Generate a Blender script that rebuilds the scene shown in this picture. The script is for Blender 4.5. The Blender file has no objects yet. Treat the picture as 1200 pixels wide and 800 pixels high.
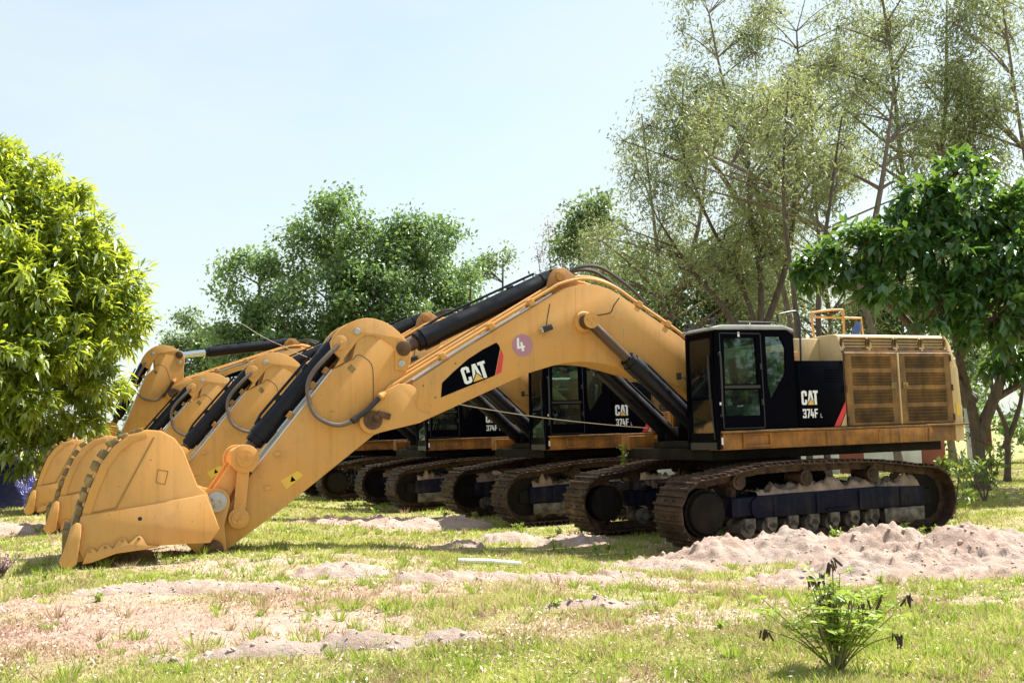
import bpy, bmesh, math, random
import numpy as np
from mathutils import Matrix, Vector, Quaternion

# ------------------------------------------------------------------ camera, sky, sun, exposure
scene = bpy.context.scene
col = scene.collection
PITCH, ROLL, CAMZ, FOCAL = .0955, .0325, 1.95, 1130.0
cam_data = bpy.data.cameras.new('camera')
cam_data.sensor_fit = 'HORIZONTAL'; cam_data.sensor_width = 36.0
cam_data.lens = FOCAL / 1200.0 * 36.0
cam_data.clip_start = .1; cam_data.clip_end = 3000
cam = bpy.data.objects.new('camera', cam_data); col.objects.link(cam)
_F = Vector((0, math.cos(PITCH), math.sin(PITCH))); _U = Vector((0, -math.sin(PITCH), math.cos(PITCH))); _R = Vector((1, 0, 0))
_c, _s = math.cos(ROLL), math.sin(ROLL)
_R2 = _c * _R - _s * _U; _U2 = _s * _R + _c * _U
cm = Matrix((( _R2.x, _U2.x, -_F.x, 0), (_R2.y, _U2.y, -_F.y, 0), (_R2.z, _U2.z, -_F.z, CAMZ), (0, 0, 0, 1)))
cam.matrix_world = cm
scene.camera = cam

SUN_EL, SUN_AZ = math.radians(55), math.radians(60)      # azimuth from +Y (away from the camera) towards +X
world = bpy.data.worlds.new('World'); scene.world = world; world.use_nodes = True
wn, wl = world.node_tree.nodes, world.node_tree.links
wn.clear()
wo = wn.new('ShaderNodeOutputWorld'); bg = wn.new('ShaderNodeBackground'); sky = wn.new('ShaderNodeTexSky')
sky.sky_type = 'NISHITA'; sky.sun_disc = False; sky.sun_elevation = SUN_EL; sky.sun_rotation = SUN_AZ
sky.altitude = 0; sky.air_density = 1.3; sky.dust_density = 1.4; sky.ozone_density = 1.0
tc = wn.new('ShaderNodeTexCoord'); mp = wn.new('ShaderNodeMapping'); mp.inputs['Scale'].default_value = (1.2, 1.2, 3.4)
mp.inputs['Rotation'].default_value = (0, .35, .6)
nz = wn.new('ShaderNodeTexNoise'); nz.inputs['Scale'].default_value = 1.6; nz.inputs['Detail'].default_value = 7; nz.inputs['Roughness'].default_value = .55
rp = wn.new('ShaderNodeValToRGB'); rp.color_ramp.elements[0].position = .38; rp.color_ramp.elements[1].position = .72
rp.color_ramp.elements[0].color = (.45, .45, .45, 1); rp.color_ramp.elements[1].color = (.98, .98, .98, 1)
mx = wn.new('ShaderNodeMix'); mx.data_type = 'RGBA'
wl.new(tc.outputs['Generated'], mp.inputs['Vector']); wl.new(mp.outputs[0], nz.inputs['Vector']); wl.new(nz.outputs['Fac'], rp.inputs['Fac'])
wl.new(rp.outputs['Color'], mx.inputs['Factor']); wl.new(sky.outputs['Color'], mx.inputs['A']); mx.inputs['B'].default_value = (3.55, 3.95, 3.80, 1)
wl.new(mx.outputs['Result'], bg.inputs['Color']); bg.inputs['Strength'].default_value = .096
wl.new(bg.outputs[0], wo.inputs[0])

sun_data = bpy.data.lights.new('sun', 'SUN'); sun_data.energy = 5.0; sun_data.angle = math.radians(.53); sun_data.color = (1, .96, .88)
sun = bpy.data.objects.new('sun', sun_data); col.objects.link(sun)
sd = Vector((math.sin(SUN_AZ) * math.cos(SUN_EL), math.cos(SUN_AZ) * math.cos(SUN_EL), math.sin(SUN_EL)))
sun.rotation_euler = (-sd).to_track_quat('-Z', 'Y').to_euler()
sun.location = (0, 0, 40)

vs = scene.view_settings
vs.view_transform = 'Standard'; vs.look = 'None'; vs.exposure = 1.33; vs.gamma = 1.0; vs.use_curve_mapping = False
cy = scene.cycles
cy.use_denoising = True; cy.max_bounces = 7; cy.diffuse_bounces = 3; cy.glossy_bounces = 3; cy.transmission_bounces = 4; cy.transparent_max_bounces = 10
cy.caustics_reflective = False; cy.caustics_refractive = False; cy.sample_clamp_indirect = 6

# ------------------------------------------------------------------ helpers
def tag(o, label=None, cat=None, group=None, kind=None):
    for k, v in (('label', label), ('category', cat), ('group', group), ('kind', kind)):
        if v: o[k] = v
    return o

def empty(name, loc=(0, 0, 0), rz=0.0):
    o = bpy.data.objects.new(name, None); col.objects.link(o)
    o.location = loc; o.rotation_euler = (0, 0, rz); o.empty_display_size = .3
    return o

class MB:
    """collects shapes for ONE mesh object"""
    def __init__(s): s.v = []; s.f = []; s.m = []; s.mi = 0
    def add(s, vs_, fs):
        b = len(s.v); s.v += [tuple(p) for p in vs_]
        for f in fs: s.f.append([b + i for i in f]); s.m.append(s.mi)
        return s
    def box(s, x0, x1, y0, y1, z0, z1):
        return s.add([(x0,y0,z0),(x1,y0,z0),(x1,y1,z0),(x0,y1,z0),(x0,y0,z1),(x1,y0,z1),(x1,y1,z1),(x0,y1,z1)],
                     [(0,3,2,1),(4,5,6,7),(0,1,5,4),(1,2,6,5),(2,3,7,6),(3,0,4,7)])
    def obox(s, c, ax, ay, az, hx, hy, hz):
        c = Vector(c); ax, ay, az = Vector(ax).normalized() * hx, Vector(ay).normalized() * hy, Vector(az).normalized() * hz
        P = [c + a * ax + b * ay + d * az for d in (-1, 1) for a, b in ((-1,-1),(1,-1),(1,1),(-1,1))]
        return s.add(P, [(0,3,2,1),(4,5,6,7),(0,1,5,4),(1,2,6,5),(2,3,7,6),(3,0,4,7)])
    def prism(s, poly, axis, a0, a1):
        ar = sum(poly[i][0] * poly[(i+1) % len(poly)][1] - poly[(i+1) % len(poly)][0] * poly[i][1] for i in range(len(poly)))
        if ar < 0: poly = poly[::-1]
        if axis == 'y': mk = lambda p, t: (p[0], t, p[1])
        elif axis == 'x': mk = lambda p, t: (t, p[0], p[1])
        else: mk = lambda p, t: (p[0], p[1], t)
        n = len(poly); lo, hi = min(a0, a1), max(a0, a1)
        if axis == 'y': lo, hi = hi, lo
        V = [mk(p, lo) for p in poly] + [mk(p, hi) for p in poly]
        F = [tuple(range(n))[::-1], tuple(range(n, 2*n))] + [(i, (i+1) % n, n + (i+1) % n, n + i) for i in range(n)]
        return s.add(V, F)
    def cyl(s, p0, p1, r0, r1=None, n=18, caps=True):
        p0, p1 = Vector(p0), Vector(p1); r1 = r0 if r1 is None else r1
        d = (p1 - p0).normalized(); a = d.orthogonal().normalized(); b = d.cross(a)
        V = []
        for p, r in ((p0, r0), (p1, r1)):
            for i in range(n):
                t = 2 * math.pi * i / n; V.append(p + r * (math.cos(t) * a + math.sin(t) * b))
        F = [(i, (i+1) % n, n + (i+1) % n, n + i) for i in range(n)]
        if caps: F += [tuple(range(n))[::-1], tuple(range(n, 2*n))]
        return s.add(V, F)
    def tube(s, path, r, n=7):
        path = [Vector(p) for p in path]; k = len(path)
        rr = r if isinstance(r, (list, tuple)) else [r] * k
        V = []; ref = None
        for i, p in enumerate(path):
            d = (path[min(i+1, k-1)] - path[max(i-1, 0)]).normalized()
            if ref is None: a = d.orthogonal().normalized()
            else:
                a = ref - d * ref.dot(d)
                a = a.normalized() if a.length > 1e-5 else d.orthogonal().normalized()
            ref = a; b = d.cross(a)
            for j in range(n):
                t = 2 * math.pi * j / n; V.append(p + rr[i] * (math.cos(t) * a + math.sin(t) * b))
        F = [(i*n + j, i*n + (j+1) % n, (i+1)*n + (j+1) % n, (i+1)*n + j) for i in range(k-1) for j in range(n)]
        F += [tuple(range(n))[::-1], tuple(range((k-1)*n, k*n))]
        return s.add(V, F)
    def build(s, name, mat, parent=None, bevel=0, ang=38, seg=2):
        me = bpy.data.meshes.new(name)
        bm = bmesh.new()
        V = [bm.verts.new(p) for p in s.v]
        for f, mi in zip(s.f, s.m):
            try: fc = bm.faces.new([V[i] for i in f]); fc.material_index = mi
            except ValueError: pass
        bm.normal_update()
        if bevel:
            ed = [e for e in bm.edges if len(e.link_faces) == 2 and e.calc_face_angle(0) > math.radians(ang)]
            bmesh.ops.bevel(bm, geom=ed, offset=bevel, offset_type='OFFSET', segments=seg, profile=.5, affect='EDGES', clamp_overlap=True)
        bm.normal_update()
        for e in bm.edges:
            e.smooth = not (len(e.link_faces) == 2 and e.calc_face_angle(0) > math.radians(ang))
        for f in bm.faces: f.smooth = True
        bm.to_mesh(me); bm.free()
        for m in (mat if isinstance(mat, (list, tuple)) else [mat]): me.materials.append(m)
        o = bpy.data.objects.new(name, me); col.objects.link(o); o.parent = parent
        return o

def plate(name, outer, holes, mat, parent, axis, a0, a1, bevel=0):
    """a flat plate with window openings, real thickness"""
    bm = bmesh.new()
    def mk(p, t): return (p[0], t, p[1]) if axis == 'y' else ((t, p[0], p[1]) if axis == 'x' else (p[0], p[1], t))
    es = []
    for loop in [outer] + list(holes):
        vs_ = [bm.verts.new(mk(p, a0)) for p in loop]
        es += [bm.edges.new((vs_[i], vs_[(i+1) % len(vs_)])) for i in range(len(vs_))]
    r = bmesh.ops.triangle_fill(bm, use_beauty=True, use_dissolve=True, edges=es)
    fs = [g for g in r['geom'] if isinstance(g, bmesh.types.BMFace)]
    ex = bmesh.ops.extrude_face_region(bm, geom=fs)
    d = Vector(mk((0, 0), a1 - a0))
    bmesh.ops.translate(bm, vec=d, verts=[g for g in ex['geom'] if isinstance(g, bmesh.types.BMVert)])
    bmesh.ops.recalc_face_normals(bm, faces=bm.faces)
    if bevel:
        ed = [e for e in bm.edges if len(e.link_faces) == 2 and e.calc_face_angle(0) > math.radians(38)]
        bmesh.ops.bevel(bm, geom=ed, offset=bevel, segments=1, affect='EDGES', clamp_overlap=True)
    me = bpy.data.meshes.new(name); bm.to_mesh(me); bm.free(); me.materials.append(mat)
    o = bpy.data.objects.new(name, me); col.objects.link(o); o.parent = parent
    return o

def arc(cx, cz, r, a0, a1, n=10):
    return [(cx + r * math.cos(math.radians(a0 + (a1 - a0) * i / n)), cz + r * math.sin(math.radians(a0 + (a1 - a0) * i / n))) for i in range(n + 1)]

def smooth_path(pts, sub=6):
    P = [Vector(p) for p in pts]; out = []
    for i in range(len(P) - 1):
        p0, p1, p2, p3 = P[max(i-1, 0)], P[i], P[i+1], P[min(i+2, len(P)-1)]
        for k in range(sub):
            t = k / sub
            out.append(.5 * ((2*p1) + (p2 - p0)*t + (2*p0 - 5*p1 + 4*p2 - p3)*t*t + (3*p1 - p0 - 3*p2 + p3)*t**3))
    out.append(P[-1]); return out

def np_mesh(name, V, F, mat, parent=None, attrs=None, smooth=False):
    """V (n,3), F (m,k) -> mesh object"""
    V = np.ascontiguousarray(V, np.float32); F = np.ascontiguousarray(F, np.int32); m, k = F.shape
    me = bpy.data.meshes.new(name)
    me.vertices.add(len(V)); me.vertices.foreach_set('co', V.ravel())
    me.loops.add(m * k); me.loops.foreach_set('vertex_index', F.ravel())
    me.polygons.add(m); me.polygons.foreach_set('loop_start', np.arange(0, m * k, k, dtype=np.int32))
    me.polygons.foreach_set('loop_total', np.full(m, k, np.int32))
    if smooth: me.polygons.foreach_set('use_smooth', np.ones(m, bool))
    me.update(calc_edges=True)
    for an, av in (attrs or {}).items():
        at = me.attributes.new(an, 'FLOAT', 'POINT'); at.data.foreach_set('value', np.ascontiguousarray(av, np.float32))
    me.materials.append(mat)
    o = bpy.data.objects.new(name, me); col.objects.link(o); o.parent = parent
    return o

def _hash(ix, iy, s):
    h = (ix.astype(np.int64) * 374761393 + iy.astype(np.int64) * 668265263 + s * 974711) & 0x7fffffff
    h = ((h ^ (h >> 13)) * 1274126177) & 0x7fffffff
    return ((h ^ (h >> 16)) & 0xffff) / 65535.0
def vnoise(x, y, s=0):
    ix, iy = np.floor(x), np.floor(y); fx, fy = x - ix, y - iy
    fx = fx*fx*(3-2*fx); fy = fy*fy*(3-2*fy)
    a, b, c, d = _hash(ix, iy, s), _hash(ix+1, iy, s), _hash(ix, iy+1, s), _hash(ix+1, iy+1, s)
    return (a*(1-fx)+b*fx)*(1-fy) + (c*(1-fx)+d*fx)*fy
def fbm(x, y, s=0, o=4):
    t = 0; a = .5
    for i in range(o): t = t + a * vnoise(x * 2**i + 17.3*i, y * 2**i + 5.1*i, s + i); a *= .5
    return t / (1 - .5**o)

# ------------------------------------------------------------------ materials
class NT:
    def __init__(s, name):
        s.mat = bpy.data.materials.new(name); s.mat.use_nodes = True
        s.n, s.l = s.mat.node_tree.nodes, s.mat.node_tree.links
        s.n.clear(); s.out = s.n.new('ShaderNodeOutputMaterial')
    def node(s, t, **kw):
        nd = s.n.new(t)
        for k, v in kw.items(): setattr(nd, k, v)
        return nd
    def pos(s, scale=(1, 1, 1)):
        g = s.node('ShaderNodeNewGeometry'); m = s.node('ShaderNodeMapping'); m.inputs['Scale'].default_value = scale
        s.l.new(g.outputs['Position'], m.inputs['Vector']); return m.outputs[0]
    def noise(s, scale, detail=4, rough=.55, vec=None, vscale=(1, 1, 1)):
        t = s.node('ShaderNodeTexNoise'); t.inputs['Scale'].default_value = scale; t.inputs['Detail'].default_value = detail; t.inputs['Roughness'].default_value = rough
        s.l.new(vec if vec is not None else s.pos(vscale), t.inputs['Vector']); return t.outputs['Fac']
    def ramp(s, fac, *st):
        r = s.node('ShaderNodeValToRGB'); e = r.color_ramp.elements
        while len(e) < len(st): e.new(.5)
        for i, (p, c) in enumerate(st):
            e[i].position = p; e[i].color = (c, c, c, 1) if isinstance(c, (int, float)) else (*c, 1)
        s.l.new(fac, r.inputs['Fac']); return r.outputs['Color']
    def mix(s, fac, a, b, mode='MIX'):
        m = s.node('ShaderNodeMix', data_type='RGBA', blend_type=mode)
        for k, v in (('Factor', fac), ('A', a), ('B', b)):
            if isinstance(v, (int, float)): m.inputs[k].default_value = v if k == 'Factor' else (v, v, v, 1)
            elif isinstance(v, tuple): m.inputs[k].default_value = (*v, 1)
            else: s.l.new(v, m.inputs[k])
        return m.outputs['Result']
    def math(s, op, a, b=None):
        m = s.node('ShaderNodeMath', operation=op)
        for i, v in enumerate((a, b)):
            if v is None: continue
            if isinstance(v, (int, float)): m.inputs[i].default_value = v
            else: s.l.new(v, m.inputs[i])
        return m.outputs[0]
    def attr(s, name):
        a = s.node('ShaderNodeAttribute', attribute_name=name); return a.outputs['Fac']
    def bump(s, h, strength=.3, dist=.02):
        b = s.node('ShaderNodeBump'); b.inputs['Strength'].default_value = strength; b.inputs['Distance'].default_value = dist
        s.l.new(h, b.inputs['Height']); return b.outputs[0]
    def pbr(s, colr, rough=.6, metal=0, normal=None, spec=.5):
        p = s.node('ShaderNodeBsdfPrincipled')
        for k, v in (('Base Color', colr), ('Roughness', rough), ('Metallic', metal), ('Specular IOR Level', spec)):
            if isinstance(v, (int, float)): p.inputs[k].default_value = v
            elif isinstance(v, tuple): p.inputs[k].default_value = (*v, 1)
            else: s.l.new(v, p.inputs[k])
        if normal is not None: s.l.new(normal, p.inputs['Normal'])
        s.l.new(p.outputs[0], s.out.inputs['Surface']); return s.mat

def paint(name, base, faded, grime, amount=.3, streak=.5, rough=.42, spot=.0, spec=.5):
    t = NT(name)
    c = t.mix(t.ramp(t.noise(1.3, 5), (.35, 0.), (.7, 1.)), base, faded)
    st = t.ramp(t.noise(1., 5, .65, vscale=(7, 7, .55)), (.5, 0.), (.78, 1.))
    bl = t.ramp(t.noise(2.6, 6, .7), (.62 - amount * .4, 0.), (.80, 1.))
    c = t.mix(t.math('MULTIPLY', st, streak), c, grime)
    c = t.mix(t.math('MULTIPLY', bl, min(1, amount * 1.6)), c, grime)
    sp = t.ramp(t.noise(17, 3, .6), (.69 - spot * .1, 0.), (.74, 1.))
    c = t.mix(t.math('MULTIPLY', sp, .55 + spot), c, tuple(g * .6 for g in grime))
    fs = t.ramp(t.noise(1., 4, .6, vscale=(24, 24, .9)), (.60, 0.), (.72, 1.))
    c = t.mix(t.math('MULTIPLY', t.math('MULTIPLY', fs, t.ramp(t.noise(1.7, 3), (.45, 0.), (.62, 1.))), .25 + streak * .8), c, tuple(g * .8 for g in grime))
    ch = t.ramp(t.noise(48, 4, .7), (.70, 0.), (.73, 1.))
    c = t.mix(t.math('MULTIPLY', t.math('MULTIPLY', ch, t.ramp(t.noise(2.3, 3), (.42, 0.), (.6, 1.))), .8), c, tuple(g * .45 for g in grime))
    fine = t.noise(60, 3)
    c = t.mix(.1, c, t.mix(fine, (.35, .3, .22), (1, .95, .85)), 'MULTIPLY')
    rg = t.ramp(t.noise(3.1, 5), (.3, rough), (.75, min(1, rough + .3)))
    return t.pbr(c, rg, 0, t.bump(t.noise(26, 3), .06, .01), spec)

M = {}
M['yellow'] = paint('yellow_paint', (.62, .315, .085), (.585, .325, .115), (.29, .145, .05), .20, .34, .5, .08, .35)
M['grimy_shaded'] = paint('grimy_shaded_yellow_paint', (.43, .18, .024), (.31, .13, .026), (.05, .026, .013), .68, .9, .5, .2)  # real grime, with tree shade on the skirt darkened into the colour
M['sooty'] = paint('sooty_louver_paint', (.26, .13, .03), (.15, .08, .022), (.014, .009, .006), 1.0, .7, .6, .3)
M['doorpaint'] = paint('weathered_shaded_door_paint', (.33, .165, .04), (.23, .115, .028), (.055, .027, .010), .70, .95, .5, .25)  # dirt plus the shade of the trees, both put into the door colour
M['hood'] = paint('faded_sunlit_hood_paint', (.60, .42, .19), (.56, .41, .22), (.30, .19, .09), .22, .40)  # lighter beige takes in the sunlight on hood and counterweight
M['navy'] = paint('navy_black_paint', (.0007, .0008, .0036), (.001, .0012, .0045), (.004, .0035, .0035), .18, .22, .34, 0, .03)
M['navyframe'] = paint('muddy_navy_paint', (.003, .004, .016), (.004, .005, .02), (.05, .042, .035), .30, .6, .42, 0, .12)
M['black'] = paint('black_cylinder_paint', (.002, .0022, .006), (.003, .003, .008), (.010, .008, .007), .22, .3, .24, 0, .28)
M['rod'] = paint('oily_rod', (.045, .025, .018), (.07, .035, .02), (.12, .055, .025), .45, .3, .28)
M['rubber'] = NT('hose_rubber').pbr((.018, .017, .018), .5)
M['oldhose'] = paint('sun_bleached_hose', (.11, .085, .075), (.16, .12, .10), (.05, .035, .03), .4, .2, .45)
M['redstripe'] = NT('red_stripe').pbr((.62, .03, .045), .45)
M['white'] = NT('white_lettering').pbr((.78, .79, .82), .45)
M['logoyellow'] = NT('logo_yellow').pbr((.72, .42, .09), .45)
M['purple'] = NT('purple_sticker').pbr((.40, .195, .27), .6)
M['yellowdecal'] = NT('warning_sticker').pbr((.70, .47, .05), .5)
M['plastic'] = NT('black_plastic').pbr((.015, .015, .017), .45)
M['seat'] = NT('seat_fabric').pbr((.03, .036, .042), .8)
M['inside'] = NT('cab_lining').pbr((.10, .12, .125), .7)
M['pale'] = NT('pale_plastic').pbr((.45, .46, .46), .5)
M['deepblue'] = NT('blue_lamp').pbr((.05, .09, .25), .3)  # one even deep blue
M['cwhite'] = NT('white_pole_paint').pbr((.72, .70, .66), .6)

t = NT('track_steel')
c = t.mix(t.ramp(t.noise(5, 6, .7), (.35, 0.), (.65, 1.)), (.018, .011, .008), (.078, .040, .023))
c = t.mix(t.ramp(t.noise(2.2, 5), (.58, 0.), (.78, .6)), c, (.26, .18, .13))
M['track'] = t.pbr(c, t.ramp(t.noise(9, 4), (.3, .45), (.7, .85)), .35, t.bump(t.noise(30, 4), .35, .01))
t = NT('rusty_steel')
c = t.mix(t.ramp(t.noise(7, 6, .7), (.35, 0.), (.65, 1.)), (.05, .024, .013), (.16, .08, .04))
M['rust'] = t.pbr(c, .75, .2, t.bump(t.noise(40, 4), .4, .01))
t = NT('worn_grey_steel')
M['steel'] = t.pbr(t.mix(t.noise(9, 5), (.30, .29, .28), (.52, .51, .50)), .42, .55)
t = NT('chrome_rod')
M['chrome'] = t.pbr((.62, .66, .70), .12, 1.0)
t = NT('dusty_roller')
M['roller'] = t.pbr(t.mix(t.ramp(t.noise(6, 5), (.35, 0.), (.7, 1.)), (.03, .026, .023), (.19, .16, .14)), .85)
t = NT('grey_metal_sky_sheen')  # grey metal conduit; on the stick edge the silver paints in reflected sky
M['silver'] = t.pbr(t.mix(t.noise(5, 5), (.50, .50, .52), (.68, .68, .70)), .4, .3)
t = NT('wear_bar_steel')
M['wear'] = t.pbr(t.mix(t.ramp(t.noise(6, 5), (.38, 0.), (.66, 1.)), (.16, .115, .05), (.34, .23, .085)), .65, .2)

t = NT('cab_glass')
tr = t.node('ShaderNodeBsdfTransparent'); tr.inputs['Color'].default_value = (.56, .70, .70, 1)
gl = t.node('ShaderNodeBsdfGlossy'); gl.inputs['Roughness'].default_value = .03; gl.inputs['Color'].default_value = (.85, .92, .95, 1)
lw = t.node('ShaderNodeFresnel'); lw.inputs['IOR'].default_value = 1.5
ms = t.node('ShaderNodeMixShader')
dfn = t.node('ShaderNodeBsdfDiffuse'); dfn.inputs['Color'].default_value = (.42, .45, .43, 1)
ms2 = t.node('ShaderNodeMixShader'); t.l.new(t.ramp(t.noise(3, 5), (.35, .005), (.8, .03)), ms2.inputs[0])
t.l.new(tr.outputs[0], ms2.inputs[1]); t.l.new(dfn.outputs[0], ms2.inputs[2])
t.l.new(lw.outputs[0], ms.inputs[0]); t.l.new(ms2.outputs[0], ms.inputs[1]); t.l.new(gl.outputs[0], ms.inputs[2]); t.l.new(ms.outputs[0], t.out.inputs[0])
M['glass'] = t.mat

def leafmat(name, dark, light, trans, tw=.42, gloss=.06, rough=.4):
    t = NT(name)
    r = t.attr('rnd')
    big = t.ramp(t.noise(.55, 4), (.32, 0.), (.68, 1.))
    f = t.math('ADD', t.math('MULTIPLY', r, .65), t.math('MULTIPLY', big, .35))
    c = t.mix(f, dark, light)
    d = t.node('ShaderNodeBsdfDiffuse'); t.l.new(c, d.inputs['Color'])
    x = t.node('ShaderNodeBsdfTranslucent'); t.l.new(t.mix(.6, c, t.mix(f, tuple(v * .7 for v in trans), trans)), x.inputs['Color'])
    g = t.node('ShaderNodeBsdfGlossy'); g.inputs['Roughness'].default_value = rough; g.inputs['Color'].default_value = (.9, .95, .9, 1)
    m1 = t.node('ShaderNodeMixShader'); m1.inputs[0].default_value = tw
    m2 = t.node('ShaderNodeMixShader'); m2.inputs[0].default_value = gloss
    t.l.new(d.outputs[0], m1.inputs[1]); t.l.new(x.outputs[0], m1.inputs[2]); t.l.new(m1.outputs[0], m2.inputs[1]); t.l.new(g.outputs[0], m2.inputs[2])
    t.l.new(m2.outputs[0], t.out.inputs[0]); return t.mat
M['mango'] = leafmat('mango_leaf', (.055, .115, .012), (.30, .40, .03), (.85, .92, .06), .50, .09, .38)
M['broad'] = leafmat('broad_dark_leaf', (.014, .06, .022), (.06, .155, .03), (.32, .52, .045), .38, .07, .35)
M['acacia'] = leafmat('acacia_leaf', (.05, .11, .042), (.16, .26, .085), (.38, .55, .12), .44)
M['wispy'] = leafmat('wispy_leaf', (.13, .175, .08), (.33, .36, .15), (.50, .54, .18), .42)
M['fargreen'] = leafmat('far_leaf', (.09, .15, .065), (.21, .29, .115), (.36, .48, .14), .40)
M['purpleleaf'] = leafmat('purple_leaf', (.20, .11, .14), (.32, .19, .22), (.34, .2, .24), .4)
M['shrub'] = leafmat('shrub_leaf', (.05, .10, .02), (.14, .22, .035), (.36, .46, .05), .45)
M['plantleaf'] = leafmat('weed_plant_leaf', (.14, .24, .03), (.30, .42, .05), (.55, .68, .07), .45)
M['grass'] = None
t = NT('bark')
M['bark'] = t.pbr(t.mix(t.ramp(t.noise(3, 6, .7, vscale=(4, 4, .8)), (.3, 0.), (.7, 1.)), (.045, .032, .026), (.15, .11, .09)), .9, 0, t.bump(t.noise(12, 4, vscale=(3, 3, .6)), .6, .03))
t = NT('pale_bark')
M['palebark'] = t.pbr(t.mix(t.ramp(t.noise(3, 6, .7, vscale=(4, 4, .8)), (.3, 0.), (.7, 1.)), (.10, .075, .06), (.26, .20, .165)), .9, 0, t.bump(t.noise(12, 4, vscale=(3, 3, .6)), .5, .03))

M['dark'] = paint('greasy_black_steel', (.006, .005, .005), (.010, .008, .007), (.03, .02, .014), .3, .4, .6, 0, .15)
# ------------------------------------------------------------------ excavator
GLYPH = {
 'C': [(.08,0),(0,.1),(0,.9),(.08,1),(.27,1),(.35,.9),(.35,.62),(.22,.62),(.22,.83),(.13,.83),(.13,.17),(.22,.17),(.22,.36),(.35,.36),(.35,.1),(.27,0)],
 'A': [(.37,0),(.50,1),(.66,1),(.80,0),(.67,0),(.58,.74),(.50,0)],
 'T': [(.74,1),(1.06,1),(1.06,.83),(.97,.83),(.97,0),(.83,0),(.83,.83),(.74,.83)],
 '3': [(0,1),(.4,1),(.45,.95),(.45,.55),(.40,.5),(.45,.45),(.45,.05),(.4,0),(.05,0),(0,.05),(0,.28),(.14,.28),(.14,.15),(.3,.15),(.3,.43),(.12,.43),(.12,.57),(.3,.57),(.3,.85),(.14,.85),(.14,.72),(0,.72)],
 '7': [(0,1),(.45,1),(.45,.85),(.24,0),(.08,0),(.29,.84),(0,.84)],
 '4': [(.10,1),(0,.38),(0,.22),(.24,.22),(.24,0),(.38,0),(.38,.22),(.47,.22),(.47,.38),(.38,.38),(.38,.66),(.24,.66),(.24,.38),(.14,.38),(.24,1)],
 'F': [(0,0),(0,1),(.42,1),(.42,.84),(.15,.84),(.15,.58),(.38,.58),(.38,.42),(.15,.42),(.15,0)],
 'L': [(0,0),(0,.6),(.07,.6),(.07,.1),(.28,.1),(.28,0)],
}
def flat(name, polys, mat, parent, o, u, v, su, sv, y, th=.004):
    """print laid on a side plate: polygons in (u,v) around origin o (x,z) on plane y"""
    mb = MB()
    for p in polys:
        mb.prism([(o[0] + u[0]*a*su + v[0]*b*sv, o[1] + u[1]*a*su + v[1]*b*sv) for a, b in p], 'y', y, y + th)
    return mb.build(name, mat, parent)

def off(poly, dx): return [(a + dx, b) for a, b in poly]

def emblem(parent, o, u, v, su, sv, y):
    flat('lettering', [GLYPH['C'], GLYPH['A'], GLYPH['T']], M['white'], parent, o, u, v, su, sv, y, .003)
    flat('emblem_border', [[(.29, -.04), (.585, .50), (.88, -.04)]], M['navy'], parent, o, u, v, su, sv, y + .004, .002)
    flat('emblem', [[(.36, 0), (.585, .42), (.81, 0)]], M['logoyellow'], parent, o, u, v, su, sv, y + .007, .002)

def ram(A, B, tube, rt, rr, y, root, name, rodmat, sub):
    """hydraulic cylinder from pivot A to rod eye B (x,z) at side y"""
    A3, B3 = Vector((A[0], y, A[1])), Vector((B[0], y, B[1])); d = (B3 - A3).normalized()
    mb = MB(); e = A3 + d * tube
    mb.cyl(A3 + d * .06, e - d * .14, rt, n=26)
    mb.cyl(e - d * .34, e - d * .10, rt * 1.09, n=26).cyl(e - d * .10, e, rt * .93, n=26)
    mb.cyl(A3 + d * .10, A3 + d * .24, rt * 1.06, n=26)
    mb.cyl(A3 + Vector((0, -.09, 0)), A3 + Vector((0, .09, 0)), rt * .95, n=20)
    side = Vector((0, 1, 0)); up = d.cross(side)
    for k in (.3, .62): mb.obox(A3 + d * tube * k + up * rt * .98, d, side, up, .05, .05, .025)
    mb.tube([A3 + d * .3 + up * (rt + .045), A3 + d * tube * .8 + up * (rt + .045), e - d * .22 + up * (rt + .01)], .022, 7)
    for k in range(10):
        t = 2 * math.pi * k / 10; q = math.cos(t) * side + math.sin(t) * up
        mb.cyl(e + q * rt * .74 - d * .01, e + q * rt * .74 + d * .02, .017, n=6)
    o = mb.build(name, M['black'], root)
    r = MB(); r.cyl(e - d * .05, B3 - d * .05, rr, n=20); r.cyl(B3 + Vector((0, -.09, 0)), B3 + Vector((0, .09, 0)), rt * .86, n=20)
    r.build('rod', rodmat, o)
    sub.append(o); return o

FOOT, NOSE, TIP = (.55, 2.27), (7.38, 2.23), (9.74, .46)
BOOMPIN, BOOMBASE = (3.66, 3.80), (1.45, 1.86)
SCA, SCB = (4.02, 4.60), (6.80, 3.34)
BCA, LINKS, BUCKB = (7.84, 3.42), (9.38, .88), (9.69, 1.13)
def rot2(p, c, a):
    a = math.radians(a); x, z = p[0] - c[0], p[1] - c[1]
    return (c[0] + x * math.cos(a) - z * math.sin(a), c[1] + x * math.sin(a) + z * math.cos(a))
def mat_rot(c, a, c2=None):
    """rotation in the x-z plane about c, then moving c to c2"""
    c2 = c2 or c
    return Matrix.Translation((c2[0], 0, c2[1])) @ Matrix.Rotation(-math.radians(a), 4, 'Y') @ Matrix.Translation((-c[0], 0, -c[1]))
LP0 = (9.29, 1.72)
D1 = math.dist(LP0, LINKS); D2 = math.dist(LP0, BUCKB)

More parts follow.
